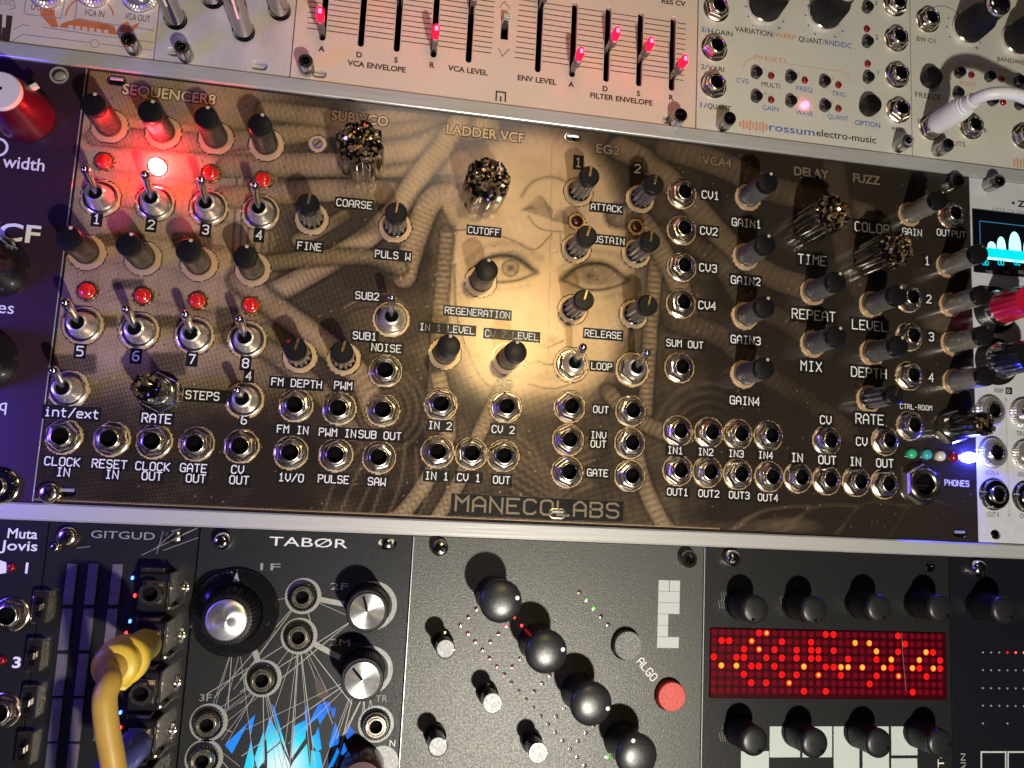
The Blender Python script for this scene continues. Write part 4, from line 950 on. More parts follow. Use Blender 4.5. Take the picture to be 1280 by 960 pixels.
for (px, py, i) in ((402, 17, 0), (543, 38, 3), (723.5, 66, 6), (768.5, 40.5, 7), (809, 53, 8), (851, 75, 9)):
    x, y = at(px, py, 11.0); hx = sum(q[0] for q in holes[i]) / len(holes[i]); m3.kit(SLIDER, (hx, y))
for (i, y) in ((1, 168), (2, 164), (4, 164.5), (5, at(679, 6, 4)[1] + 2)): hx = sum(q[0] for q in holes[i]) / len(holes[i]); m3.kit(SLIDER, (hx, y))
b = MB(); x, y = at(632, 20, 3); b.box(sx - 1.1, sx + 1.1, y - 1.0, y + 1.6, -3, 2.6, 'alucap', bev=0.25)
for k in range(3): b.box(sx - 1.0, sx + 1.0, y - 0.7 + 0.8 * k, y - 0.4 + 0.8 * k, 2.55, 2.72, 'darkmetal')
m3.put('slide_switch', b)
for px, py in ((384, 88), (843, 153)):
    m3.kit(CAPSCREW, at(px, py), 0.5)
for px, py in ((399, 92), (836, 150)): b = MB(); x, y = at(px, py); b.tube([(x - 3, y + 0.4, -2.5), (x + 3, y + 0.4, -2.5)], 0.9, 'brightmetal', 12); m3.put('screw_slot', b)

# ---- silver-grey module with preset buttons
m4 = Mod('synthesizer_module', 'silver grey module with black buttons, red leds and a blue lettered maker name', 'synth module', xc, xd, UY0, UY1)
std_panel(m4, 'silver', [])
for px, py in ((895, 12), (892.5, 61), (891.5, 107), (1118, 6), (1119.5, 49.5), (1120.5, 95), (1122, 139)): m4.kit(JACK[1], at(px, py), random.uniform(-0.4, 0.4))
for px, py in ((944.5, 92.5), (944.5, 122.5), (987.5, 98), (987.5, 128), (1029.5, 103.5), (1030, 134), (1083, 54), (1084, 98.5), (1083, 11)): m4.kit(BTN, at(px, py))
for i, (px, py) in enumerate(((963.5, 95.5), (963.5, 125.5), (1005.5, 101), (1005.5, 131.5), (1047.5, 107), (1047.5, 136.5), (1083, 37), (1084, 80.5))):
    o = m4.kit(SLED_ON if i == 3 else SLED, at(px, py))
    if i == 3: o['label'] = 'glowing pink led'
m4.kit(BTNBIG, at(1085, 134))
def k_bigknob():
    b = MB(); b.lathe([(6.0, 0), (6.2, 0.4), (6.2, 1.3), (5.9, 1.6)], 'chrome', 48); b.lathe([(6.0, 1.6), (6.0, 2.4), (5.6, 8.0), (4.3, 9.4), (4.1, 14.5)], 'blackpl', 120, flute(40, 0.05))
    c = MB(); c.lathe([(4.15, 14.4), (4.15, 15.6), (3.7, 16.2), (2.5, 16.6)], 'chrome', 36)
    return ('knob', b.mesh('knob', 35), [('cap', c.mesh('cap', 40))])
BIGKNOB = k_bigknob()
for px, py in ((955, 9), (1030, 18)): m4.kit(BIGKNOB, at(px, py))
dots = MB()
for px, py in ((932, 8), (935.5, 20.5), (979, 27), (1010, 7), (1007, 19), (1010.5, 32), (1019, 42.5), (1044, 46), (1053, 39)): dots.disc(at(px, py), 0.38, 0.05, 'blueink', 12)
m4.printed(dots, 'printed_dots')
ink(m4, [('-', 941, 31, 1.6, 'black'), ('+', 974, 35, 1.6, 'black', 5), ('3', 1095, 4, 1.75, 'black'), ('2', 1096, 46.5, 1.75, 'black'), ('1', 1097.5, 90.5, 1.75, 'black'), ('CVS', 928, 101, 1.75, 'blueink', 15), ('MULTI', 963.5, 106.5, 1.75, 'black', 23), ('FREQ', 1005.5, 111.5, 1.75, 'blueink', 20), ('TRIG', 1048, 117.5, 1.75, 'blueink', 17), ('GAIN', 963, 135.5, 1.75, 'blueink', 20), ('WAVE', 1005.5, 141.5, 1.75, 'blueink', 21), ('QUANT', 1047.5, 147, 1.75, 'blueink', 26), ('OPTION', 1084.5, 155, 1.9, 'blueink', 31, 0, 0.01), ('MIX', 1122.5, 162, 1.7, 'black', 14), ('PRESETS', 963.5, 74, 1.7, 'orangeink', 40)])
for i, (px, py) in enumerate(((956, 87), (998, 92.5), (1040, 97), (956, 117), (998, 122), (1040, 127.5))): ink(m4, [(str(i + 1), px, py, 1.4, 'orangeink')])
inkparts(m4, [('3/', 880.5, 37, 1.75, 'blueink', 8), ('H.GAIN', 900.5, 40.5, 1.75, 'black', 30)])
inkparts(m4, [('2/', 880, 83.5, 1.75, 'blueink', 8), ('VARI', 895, 86, 1.75, 'black', 20)])
inkparts(m4, [('1/', 879.5, 131.5, 1.75, 'blueink', 8), ('QUANT', 899, 134, 1.75, 'black', 29)])
inkparts(m4, [('VARIATION', 942, 39.5, 1.9, 'black', 46), ('/WARP', 980.5, 45, 1.9, 'orangeink', 28)])
inkparts(m4, [('QUANT', 1013, 50.5, 1.9, 'black', 29), ('/RND/DC', 1046.5, 55, 1.9, 'blueink', 36)])
lines(m4, [[(928.5, 86), (931, 78), (936, 74), (942, 73)], [(986, 80), (1020, 85), (1050, 89), (1060, 93), (1064, 103)]], 0.22, 'orangeink')
inkparts(m4, [('rossum', 990, 162, 2.7, 'blueink', 56), ('electro-music', 1058, 170.5, 2.5, 'black', 74)], 'printed_emblem')
b = MB()
for k in range(9): x, y = at(925.5 + 4.1 * k, 155 + 0.5 * k); h = (1.0, 1.7, 1.3, 1.9, 1.2, 1.8, 1.5, 1.9, 1.1)[k]; b.rect(x - 0.42, x + 0.30, y - h, y + h * 0.9, 0.05, 'orangeink')
m4.printed(b, 'printed_emblem')
for px, py in ((903, 157), (1122, 184)): m4.kit(CAPSCREW, at(px, py), 0.3)

# ---- matching module at the right edge
m5 = Mod('synthesizer_module', 'silver grey module with large freeze button and a white cable plugged in', 'synth module', xd, xd + 62, UY0, UY1)
std_panel(m5, 'silver', [])
for px, py in ((1159, 26), (1163, 160), (1213, 159), (1278, 171)): m5.kit(JACK[2], at(px, py), 0.3)
m5.kit(BTNBIG, at(1161, 99))
for px, py in ((1198, 92), (1235.5, 97), (1272, 102), (1196, 118), (1239, 127), (1273, 132)): m5.kit(BTN, at(px, py))
for px, py in ((1213.5, 94.5), (1251, 99.5), (1253, 128.5)): m5.kit(SLED, at(px, py))
for px, py in ((1209, 36), (1270, 50)): m5.kit(BIGKNOB, at(px, py))
lines(m5, [[(1163, 11.5), (1170, 8), (1180, 7.5), (1190, 11), (1199, 19)]], 0.25, 'blueink')
lines(m5, [[(1183, 90), (1185, 83), (1192, 79)], [(1232, 84), (1262, 89)]], 0.2, 'orangeink')
dots = MB()
for px, py in ((1185.5, 22.5), (1183.5, 33.5), (1187, 46), (1225, 53)): dots.disc(at(px, py), 0.38, 0.05, 'blueink', 12)
m5.printed(dots, 'printed_dots')
ink(m5, [('BW CV', 1158, 50, 1.75, 'black', 24), ('FREEZE', 1160, 120, 1.9, 'black', 31), ('L', 1149, 151, 1.75, 'black'), ('R', 1232, 163.5, 1.75, 'black'), ('INPUTS', 1192, 179, 1.75, 'black', 29), ('BANDWIDTH', 1270, 77, 1.75, 'black', 46), ('+', 1221, 60, 1.7, 'black', 5), ('MULTING', 1215, 80, 1.6, 'orangeink', 32), ('ROOT', 1210, 105, 1.6, 'orangeink', 20)])
b = MB()
for k in range(8): x, y = at(1268 + 4.1 * k, 203 + 0.5 * k); h = (1.4, 2.1, 1.6, 2.3, 1.6, 2.2, 1.7, 2.0)[k]; b.rect(x - 0.42, x + 0.30, y - h, y + h * 0.9, 0.05, 'orangeink')
m5.printed(b, 'printed_emblem')
m5.kit(CAPSCREW, at(1171, 189), 0.1)

def edge(mod, x, m='brightmetal'):
    b = MB(); b.box(x - 0.16, x + 0.16, mod.y0 + 0.3, mod.y1 - 0.3, -1.6, 0.03, m, bev=0.08); mod.put('bare_edge', b)
# ================================================================== ends of the middle row
m6 = Mod('synthesizer_module', 'black filter module with large white lettering and a red knob, left of the gold module', 'synth module', -128.0, MX0, 0.0, 128.5)
std_panel(m6, 'navy', [slot(at(74, 94), 5.0, 4.0)])
b = MB(); x, y = at(74, 94); b.ring((x, y), 2.0, 2.7, 0.06, 'brightmetal'); b.lathe([(1.9, -2.6), (1.8, -1.2), (1.0, -0.8)], 'brightmetal', 24, c=(x, y)); m6.put('screw', b)
b = MB(); b.lathe([(8.2, 0.4), (8.3, 1.2), (7.8, 6), (6.0, 14), (5.8, 15)], 'darkred', 56)
c = MB(); c.lathe([(5.5, 14.9), (5.5, 15.8), (5.1, 16.3)], 'bone', 40); c.disc((-0.3, 0.4), 0.5, 16.33, 'void'); c.box(-0.5, 0.5, 6.0, 8.6, 9.5, 11.2, 'ink', rot=0.0)
x, y = at(0, 113, 16); kb = ('knob', b.mesh('knob', 40), [('cap', c.mesh('cap', 40))]); o = m6.kit(kb, (x, y), -0.9); o['label'] = 'wine red knob with an ivory top'
b2 = MB(); b2.lathe([(8.6, 0.4), (8.7, 1.2), (8.0, 6), (6.2, 13), (5.6, 14.5)], 'blackgl', 56); c2 = MB(); c2.lathe([(5.4, 14.4), (5.4, 15.0), (4.6, 15.5)], 'blackpl', 40)
kb2 = ('knob', b2.mesh('knob', 40), [('cap', c2.mesh('cap', 40))])
for px, py in ((-34, 318, ), (-50, 440)): m6.kit(kb2, at(px, py, 14), 0)
ink(m6, [('width', 30, 204, 3.6, 'ink', 52, 0, 0.012), ('VCF', 10, 290, 5.0, 'ink', 80, 0, 0.02), ('res', 3, 384, 3.4, 'ink', 30), ('freq', -9, 505, 3.4, 'ink', 36)])
b = MB(); b.ring(at(-3, 184), 2.2, 2.9, 0.05, 'ink'); m6.printed(b)
m6.kit(JACKD, at(-2, 608))
edge(m6, MX0 - 0.2)

m7 = Mod('synthesizer_module', 'white module with a cyan screen and red and black knobs, right of the gold module', 'synth module', MX1, MX1 + 46, 0.0, 128.5)
std_panel(m7, 'white', [pslot(1245, 668, 4.2, 3.4)])
b = MB(); x, y = at(1245, 668); b.lathe([(1.8, -2.6), (1.8, -0.6), (1.2, -0.2)], 'darkmetal', 20, c=(x, y)); m7.put('screw', b)
m7.kit(CAPSCREW, at(1234, 233), 0.2)
ink(m7, [('• ZA', 1277, 255, 2.3, 'black', 24, 0, 0.03), ('1973 QUADRUPLE', 1275, 266, 1.6, 'greyink', 68), ('WARP', 1248, 488, 1.7, 'black', 12), ('TRIG', 1277, 542, 1.6, 'black', 14), ('ASGN A', 1240, 591, 1.7, 'black', 17), ('ASGN', 1280, 593, 1.7, 'black', 15), ('OUT A', 1241.5, 643, 1.7, 'black', 15), ('OUT', 1281, 645, 1.7, 'black', 12)])
b = MB(); x, y = at(1261, 488.5); b.rect(x - 1.3, x + 1.3, y - 1.2, y + 1.2, 0.04, 'black'); b.ring((x - 0.2, y - 0.1), 0.4, 0.65, 0.06, 'white'); m7.printed(b)
lines(m7, [[(1257, 499), (1261.5, 643)]], 0.18, 'greyink'); b = MB(); b.disc(at(1257, 499), 0.4, 0.06, 'greyink'); b.disc(at(1261.5, 644), 0.4, 0.06, 'greyink'); b.disc(at(1226.5, 438.5), 1.6, 0.05, 'black', 24); b.ring(at(1227.5, 438.5), 0.45, 0.95, 0.06, 'white', 16, 1.2, 5.0); m7.printed(b, 'printed_lines')
b = MB(); x0, y0 = at(1215, 340); x1, y1 = at(1281, 272)
b.box(MX1 + 0.7, MX1 + 40, y0, y1 + 1.0, 0.05, 0.6, 'screen', bev=0.2); scr = m7.put('screen', b)
sc0x, sc1x = at(1223, 280)[0], at(1300, 280)[0]; sx0, sy0 = sc0x, at(1226, 334)[1]
b = MB(); yt = at(1224, 277)[1]; yb = at(1226, 334)[1]
b.strip([(sc0x, at(1225, 318)[1]), (sc0x, yt), (sc1x + 10, yt)], 0.28, 0.64, 'cyandim')
yb1 = at(1235, 319)[1]; yb0 = at(1235, 325)[1]
b.rect(sc0x + 1.0, sc1x + 8, yb0, yb0 + 0.9, 0.64, 'cyanhot')
b.rect(sc0x + 1.0, sc1x + 8, yb0 + 0.9, at(1240, 311)[1], 0.64, 'cyan')
def bump(cx, hgt, w):
    base = at(1240, 311)[1]; pts = [(cx - w, base)] + [(cx + w * math.sin(t), base + hgt * math.cos(t) ** 0.8) for t in np.linspace(-1.35, 1.35, 11)] + [(cx + w, base)]
    b.poly(pts, 0.645, 'cyanhot')
for px, hh, w in ((1238, 2.4, 1.7), (1250, 4.6, 1.8), (1267, 7.0, 2.5), (1283, 4.8, 1.8)): bump(at(px, 310)[0], hh, w)
for px in (1230, 1249.5, 1269.5): x, y = at(px, 329); strokes(b, '00', x, y, 1.3, 1.7, 0.28, 0.65, 'cyan')
m7.put('screen_picture', b, (0, 0, 0), 0, scr)
b = MB()
for t, px in (('TIME', 1234.5), ('WARP', 1256), ('RES', 1276)): x, y = at(px, 341); ftext(b, t, x, y, 1.2, 'greyink', 0.65, 2.8)
m7.put('printed_label', b, (0, 0, 0), 0, scr)
def zk(m):
    b = MB(); b.lathe([(8.3, 0.05), (8.3, 0.5)], 'blackpl', 48); b.lathe([(6.4, 0.5), (6.4, 3.2), (5.6, 4.2)], 'chrome', 48, cap=(False, True)); b.lathe([(5.6, 4.2), (5.3, 14), (4.9, 15)], m, 90, flute(18, 0.05))
    c = MB(); c.box(0.4, 5.0, -0.35, 0.35, 14.7, 15.1, 'ink')
    return ('knob', b.mesh('knob', 30), [('pointer', c.mesh('pointer', 0))])
o = m7.kit(zk('redpl'), at(1243, 387), 0.8); o['label'] = 'shiny red knob on a chrome collar'
m7.kit(zk('blackgl'), at(1245, 452), 2.0)
b = MB(); b.ring(at(1268, 425), 9.0, 11.5, 0.05, 'pinkreflect', 40, 1.2, 3.6); m7.put('pink_reflection', b)
for px, py, k in ((1236, 514, JACKK), (1239, 566, JACKK), (1241, 618, JACKD), (1278, 517, JACKK), (1281, 569, JACKK), (1282, 621, JACKD)): m7.kit(k, at(px, py))
# ================================================================== lower row
xg = at(61, 655)[0]; xt = at(249.5, 665)[0]; xal = at(512, 740)[0]; xm = at(879, 760)[0]; xr = at(1188, 780)[0]
# ---- black module at the lower left
n1 = Mod('synthesizer_module', 'narrow black module at the lower left with pixel lettering and a numbered jack column', 'synth module', -135.0, xg, LY0, LY1)
std_panel(n1, 'blackpcb', [])
ink(n1, [('Muta', 28.5, 667, 2.6, 'ink', 37, 0, 0.012), ('Jovis', 24, 682, 2.6, 'ink', 46, 0, 0.012), ('1', 33.5, 710, 2.7, 'ink', None, 0, 0.03), ('3', 21, 828, 2.7, 'ink', 9, 0, 0.03)])
for px, py in ((14, 768), (4, 888)): n1.kit(JACKW[0], at(px, py), 0.2)
for px, py in ((15, 709), (3, 825)): n1.kit(SLED, at(px, py))
b = MB(); b.poly([at(*q) for q in ((-4, 699), (8, 703), (8, 716), (-4, 718))], 0.05, 'ink'); n1.printed(b)

# ---- module with bare jack boxes
n2 = Mod('synthesizer_module', 'black module with rows of silvery strips and bare boxed jacks, one holding a yellow plug', 'synth module', xg, xt, LY0, LY1)
std_panel(n2, 'blackpcb', [pslot(217, 671, 5.4, 3.6)])
ink(n2, [('GITGUD', 154, 669, 2.0, 'greyink', 80)])
b = MB(); x, y = at(217, 671); b.lathe([(2.3, -2.6), (2.2, -0.9), (1.4, -0.5)], 'chrome', 24, c=(x - 0.4, y)); b.disc((x + 1.2, y), 1.2, -2.2, 'bluerub'); n2.put('screw', b)
x, y = at(86, 671); n2.kit(BRSCREW, (x, y)); x, y = at(70, 684); n2.kit(k_screw('brnickel', 1.3, 1.4), (x, y))
def pxbox(b, pts, z0, z1, m):
    P = [at(*q) for q in pts]; xs = sorted(p[0] for p in P); ys = sorted(p[1] for p in P)
    b.box((xs[0] + xs[1]) / 2, (xs[-1] + xs[-2]) / 2, (ys[0] + ys[1]) / 2, (ys[-1] + ys[-2]) / 2, z0, z1, m, bev=0.2)
for r in range(6):
    for c, (qx, sx_) in enumerate(((88.3, -6.2), (115, -6.2), (145, -6.3))):
        if c == 2 and r > 3: continue
        px = qx + sx_ * r; py = 730 + 56.5 * r; x, y = at(px, py)
        b = MB(); b.box(x - 1.35, x + 1.35, y - 5.55, y + 5.55, 0.05, 0.5, 'strip', bev=0.15); n2.put('strip', b)
for i, (px, py) in enumerate(((54, 757), (46, 817), (40.5, 875), (34, 933))):
    x, y = at(px, py); b = MB(); b.box(x - 2.0, x + 2.0, y - 4.4, y + 4.4, 0.05, 2.6, 'brnickel', bev=0.35); b.box(x - 0.9, x + 0.7, y - 2.6, y + 2.6, 2.5, 2.66, 'void')
    c = MB(); c.box(x - 0.7, x + 0.6, y - 0.9, y + 1.0, 2.6, 4.2, 'blackpl', bev=0.2)
    sw = n2.put('slide_switch', b); n2.put('lever', c, (0, 0, 0), 0, sw)
for i, (px, py) in enumerate(((201, 737), (196, 797), (190, 857), (184, 917), (178, 975))):
    x, y = at(px, py); b = MB()
    b.box(x - 4.6, x + 3.4, y - 5.2, y + 5.2, 0.05, 6.0, 'blackpl', bev=0.5); b.box(x - 4.6, x + 1.8, y + 5.0, y + 6.4, 0.05, 5.0, 'brnickel', bev=0.3)
    j = n2.put('jack', b)
    c = MB(); c.box(x - 3.4, x + 2.2, y - 3.2, y + 3.2, 5.9, 6.5, 'nickel', bev=0.2); c.lathe([(3.0, 6.4), (3.0, 9.2), (2.7, 9.5), (2.0, 9.5), (1.85, 9.2), (1.85, 6.6)], 'nickel', 30, c=(x - 0.4, y), cap=(False, False)); c.disc((x - 0.4, y), 1.9, 6.62, 'void'); n2.put('bushing', c, (0, 0, 0), 0, j)
    d = MB(); d.box(x + 3.5, x + 4.1, y - 4.6, y + 5.4, 0.05, 7.2, 'nickel', bev=0.2); d.box(x + 4.0, x + 5.2, y - 4.4, y - 3.8, 0.05, 6.0, 'nickel'); d.lathe([(1.2, 0.1), (1.2, 0.6), (0.6, 0.9)], 'chrome', 16, c=(x + 6.6, y + 0.8)); d.box(x + 6.0, x + 7.2, y - 1.4, y + 3.0, 0.06, 0.5, 'nickel', bev=0.2); n2.put('bracket', d, (0, 0, 0), 0, j)
for px, py, m in ((169, 744, 'ledred'), (158, 791, 'ledred'), (151, 909, 'ledred'), (166, 722, 'ledblue'), (163, 776, 'ledblue'), (151, 890, 'ledblue')):
    x, y = at(px, py); b = MB(); b.box(x - 0.35, x + 0.3, y - 0.55, y + 0.45, 0.05, 0.7, M['ledred'] if m == 'ledred' else BLUESM, bev=0.2); o = n2.put('led', b); o['label'] = 'glowing red led' if m == 'ledred' else 'glowing blue led'
lines(n2, [[(177, 694), (245, 661)], [(193, 687), (218, 665)], [(196, 692), (204, 664)], [(204, 688), (248, 672)], [(214, 664), (226, 661)], [(96, 685), (113, 683)], [(228, 668), (247, 660)]], 0.16, 'lineink')

# ---- module with fans of lines and a blue window
n3 = Mod('synthesizer_module', 'black module with fans of fine silver lines and glowing blue shards', 'synth module', xt, xal, LY0, LY1)
std_panel(n3, 'slate', [pslot(484, 680, 5.6, 3.3)])
b = MB(); x, y = at(484, 680); b.box(x - 3, x + 3, y - 2, y + 2, -2.6, -2.3, 'bluerub'); b.lathe([(1.5, -2.4), (1.4, -0.9), (0.8, -0.7)], 'darkmetal', 20, c=(x, y)); n3.put('screw', b)
n3.kit(SCREW, at(280, 676))
ink(n3, [('TABØR', 386, 678, 2.5, 'ink', 98), ('1F', 338, 708.5, 1.9, 'greyink', 25), ('2F', 424, 733, 1.9, 'greyink', 22), ('2M', 425, 803, 1.9, 'greyink', 25), ('3F', 257, 872, 1.8, 'greyink', 15), ('TR', 477, 873, 1.8, 'greyink', 15), ('N', 490.5, 929, 1.8, 'ink', 7)])
fan = []
J1, J2, J3, J4, J5 = (379, 745), (374, 795), (329, 848), (261, 903), (470, 905)
for s, es in ((J2, ((258, 868), (277, 925), (318, 960), (362, 962), (366, 950), (388, 955), (394, 958), (412, 870), (416, 905), (440, 880), (352, 965))), (J3, ((283, 930), (330, 955), (345, 960), (352, 958), (361, 965), (250, 902), (300, 880))), (J1, ((300, 850), (256, 762), (292, 862), (268, 872), (440, 757), (436, 770), (395, 800))), ((290, 812), ((265, 884), (270, 880), (285, 885))), ((300, 815), ((318, 960), (280, 890))), ((447, 845), ((302, 945), (360, 930), (300, 915), (420, 958), (402, 962), (412, 950))), ((455, 868), ((430, 920), (418, 938), (452, 905), (456, 918))), ((463, 875), ((458, 900), (467, 890))), ((440, 776), (((300, 865)), (350, 850), (280, 905))), (J4, ((290, 915), (305, 870), (330, 858))), ((246, 915), ((285, 960), (300, 958)))):
    for e in es: fan.append([s, e])
b = MB(); hid = [at(px, py) for px, py in (J1, J2, J3, J4, J5)]
for i, (s, e) in enumerate(fan): b.strip([at(*s), at(*e)], 0.14 if i % 3 else 0.24, 0.030 + 0.0012 * i, 'lineink')
b.strip([at(318, 812), at(327, 842)], 1.6, 0.085, 'lineink'); b.strip([at(388, 747), at(430, 755)], 1.5, 0.087, 'lineink'); b.strip([at(384, 800), at(425, 822)], 1.5, 0.089, 'lineink')
b.ring(at(466, 757), 5.6, 7.0, 0.10, 'whitecap', 40); b.ring(at(461, 838), 5.6, 6.9, 0.10, 'whitecap', 40); b.disc(at(478, 953), 4.6, 0.10, 'whitecap', 30)
n3.printed(b, 'printed_lines')
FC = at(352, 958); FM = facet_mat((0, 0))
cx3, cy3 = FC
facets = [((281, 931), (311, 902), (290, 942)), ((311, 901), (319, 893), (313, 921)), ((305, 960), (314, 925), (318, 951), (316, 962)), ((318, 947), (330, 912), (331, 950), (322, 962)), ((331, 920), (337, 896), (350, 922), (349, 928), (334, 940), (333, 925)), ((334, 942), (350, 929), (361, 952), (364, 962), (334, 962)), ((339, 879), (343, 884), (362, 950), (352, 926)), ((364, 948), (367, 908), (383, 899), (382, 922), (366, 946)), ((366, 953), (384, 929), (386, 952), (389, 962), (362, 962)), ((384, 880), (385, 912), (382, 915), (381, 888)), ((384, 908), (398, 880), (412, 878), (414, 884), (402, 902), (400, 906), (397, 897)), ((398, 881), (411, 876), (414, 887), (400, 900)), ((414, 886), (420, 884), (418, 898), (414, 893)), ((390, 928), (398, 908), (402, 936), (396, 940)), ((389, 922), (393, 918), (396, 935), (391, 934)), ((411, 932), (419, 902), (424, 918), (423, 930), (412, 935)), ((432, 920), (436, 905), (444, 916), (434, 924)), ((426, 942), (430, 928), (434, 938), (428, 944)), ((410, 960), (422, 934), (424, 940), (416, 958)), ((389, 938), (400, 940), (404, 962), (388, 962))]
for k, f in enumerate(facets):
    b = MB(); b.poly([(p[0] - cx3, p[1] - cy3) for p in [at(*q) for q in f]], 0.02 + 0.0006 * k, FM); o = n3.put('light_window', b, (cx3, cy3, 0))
b = MB(); b.poly([at(*q) for q in ((393, 852), (396, 845), (413, 870), (409, 873), (397, 872))], 0.045, 'brownink'); n3.printed(b, 'printed_lines')
for px, py in (J1, J2, J3, J4, J5, (255, 948)): n3.kit(JACKR2, at(px, py), random.random())
b = MB(); b.lathe([(12.2, 0.3), (12.3, 0.9), (11.9, 1.6), (9.2, 3.2), (8.2, 3.8)], 'blackgl', 72, cap=(True, False)); b.lathe([(8.2, 3.8), (7.0, 11.6), (6.6, 12.6), (5.5, 12.8)], 'blackpl', 120, flute(40, 0.05), cap=(False, True))
c = MB(); c.lathe([(5.45, 12.75), (5.45, 13.3), (5.2, 13.5)], 'alucap', 48); p_ = MB(); p_.poly([(-0.9, 8.9), (0.9, 8.9), (0.0, 11.6)], 3.45, 'greyink')
n3.kit(('knob', b.mesh('knob', 40), [('cap', c.mesh('cap', 40)), ('pointer', p_.mesh('pointer', 0))]), at(294, 765))['label'] = 'largest knob with wide glossy skirt'
def k_alu(ang):
    b = MB(); b.lathe([(6.2, 0.3), (6.3, 0.8), (6.2, 1.4)], 'blackpl', 48, cap=(True, False)); b.lathe([(6.1, 1.4), (5.8, 11.6)], 'blackpl', 144, flute(48, 0.05), cap=(False, False)); b.lathe([(5.85, 11.4), (5.85, 12.3), (5.6, 12.7), (4.9, 12.7)], 'blackpl', 48, cap=(False, True))
    c = MB(); c.lathe([(4.9, 12.65), (4.9, 13.1), (4.75, 13.25)], 'alucap', 48); p = MB(); p.box(0.0, 4.2, -0.32, 0.32, 13.2, 13.3, 'void', rot=ang, c=(0, 0))
    return ('knob', b.mesh('knob', 40), [('cap', c.mesh('cap', 30)), ('pointer', p.mesh('pointer', 0))])
n3.kit(k_alu(math.radians(108)), at(459, 764, 13)); n3.kit(k_alu(math.radians(132)), at(453, 850, 13))
b = MB(); b.lathe([(6.2, 0.3), (6.3, 0.8), (6.0, 11.6), (5.6, 12.6)], 'darkred', 48); n3.kit(('knob', b.mesh('knob', 40), []), at(452, 972, 8))

# ---- dark grey module with the diagonal row of knobs
n4 = Mod('synthesizer_module', 'dark grey brushed module with a diagonal row of domed knobs and one red button', 'synth module', xal, xm, LY0, LY1)
cg = at(782, 805); cr = at(836, 868)
circ = lambda c, r: [(c[0] + r * math.cos(t), c[1] + r * math.sin(t)) for t in np.linspace(0, 2 * math.pi, 40, endpoint=False)]
std_panel(n4, 'grey', [circ(cg, 4.8), circ(cr, 4.8)])
b = MB(); b.rect(cg[0] - 9, cr[0] + 9, cr[1] - 9, cg[1] + 9, -3.5, 'void'); n4.put('shade_backing', b)  # black sheet put in for the shade round the buttons
for c, m, lb in ((cg, 'greybtn', 'grey speckled button'), (cr, 'redbtn', 'red button')):
    b = MB(); b.lathe([(4.3, -3.6), (4.3, 2.6), (4.1, 2.85)], m, 40, c=c); n4.put('button', b)['label'] = lb
def k_dome(ang):
    h, r = 15.4, 6.05; b = MB(); b.lathe([(r * 0.86, 0.3), (r * 0.92, 0.6), (r * 0.9, 1.5), (r * 0.86, 8), (r * 0.97, h - 2.4)], 'blackpl', 56, cap=(True, False))
    c = MB(); c.lathe([(r * 0.97, h - 2.4), (r, h - 2.0), (r, h - 1.2), (r * 0.95, h - 0.6), (r * 0.8, h - 0.1), (r * 0.5, h + 0.35), (r * 0.2, h + 0.5)], 'capgrey', 56, cap=(False, True))
    p = MB(); q = r * 0.77; p.lathe([(0.62, h - 0.4), (0.62, h + 0.12), (0.4, h + 0.2)], 'ink', 16, c=(q * math.cos(ang), q * math.sin(ang)))
    return ('knob', b.mesh('knob', 40), [('cap', c.mesh('cap', 60)), ('dot_marker', p.mesh('dot_marker'))])
D1 = k_dome(0.25); D2 = k_dome(0.2); D3 = k_dome(-0.2); D4 = k_dome(1.9)
for k, (px, py) in zip((D1, D2, D3, D4), ((626.5, 752), (683.5, 815.5), (740, 881), (797, 946))): n4.kit(k, at(px, py, 15.2))
def k_slimcap(ang):
    h, r = 11.2, 2.72; b = MB(); b.lathe([(r * 1.15, 0.2), (r * 1.15, 1.8), (r * 0.9, 2.0), (r * 0.92, h - 0.6), (r, h - 0.5)], 'blackgl', 36); c = MB(); c.lathe([(r, h - 0.5), (r, h - 0.1), (r * 0.95, h)], 'blackgl', 36); c.lathe([(r * 0.9, h), (r * 0.88, h + 0.06)], 'whitecap', 36, cap=(False, True))
    p = MB(); p.box(r * 0.6, r * 1.0, -0.3, 0.3, h + 0.02, h + 0.15, 'ink', rot=ang, c=(0, 0))
    return ('knob', b.mesh('knob', 30), [('cap', c.mesh('cap', 30)), ('pointer', p.mesh('pointer', 0))])
for px, py, a in ((557, 811, -0.1), (615.5, 878.5, -0.6), (547.5, 933.5, 0.7), (673, 941, 0.0)): n4.kit(k_slimcap(a), at(px, py, 11.2))
P0 = np.array((575.4, 780.8)); va = np.array((9.15, 10.36)); vb = np.array((10.0, -10.0))
dotk = {}
def tiny(px, py, m, r=0.42):
    x, y = at(px, py)
    if m not in dotk: q = MB(); q.lathe([(0.62, 0.02), (0.62, 0.07), (0.45, 0.09), (0.45, 0.03)], 'darkmetal', 14, cap=(False, False)); q.lathe([(0.44, 0.03), (0.40, 0.14), (0.2, 0.2)], m, 12, cap=(False, True)); dotk[m] = q.mesh('led', 40)
    return n4.put('led', dotk[m], (x, y))
for k in range(18):
    q = P0 + va * k; tiny(q[0], q[1], 'ledmid' if k < 7 else 'leddark')
    if k % 3 == 0:
        for j in range(1, 5 if k == 3 else 4):
            q = P0 + va * k + vb * j
            if q[1] > 958: continue
            lit = (k == 3 and j >= 3); o = tiny(q[0], q[1], 'ledred' if lit else ('ledmid' if k < 7 else 'leddark'))
            if lit: o['label'] = 'glowing red led'
for (px, py) in ((652, 782), (660, 790)): tiny(px, py, 'ledred')['label'] = 'glowing red led'
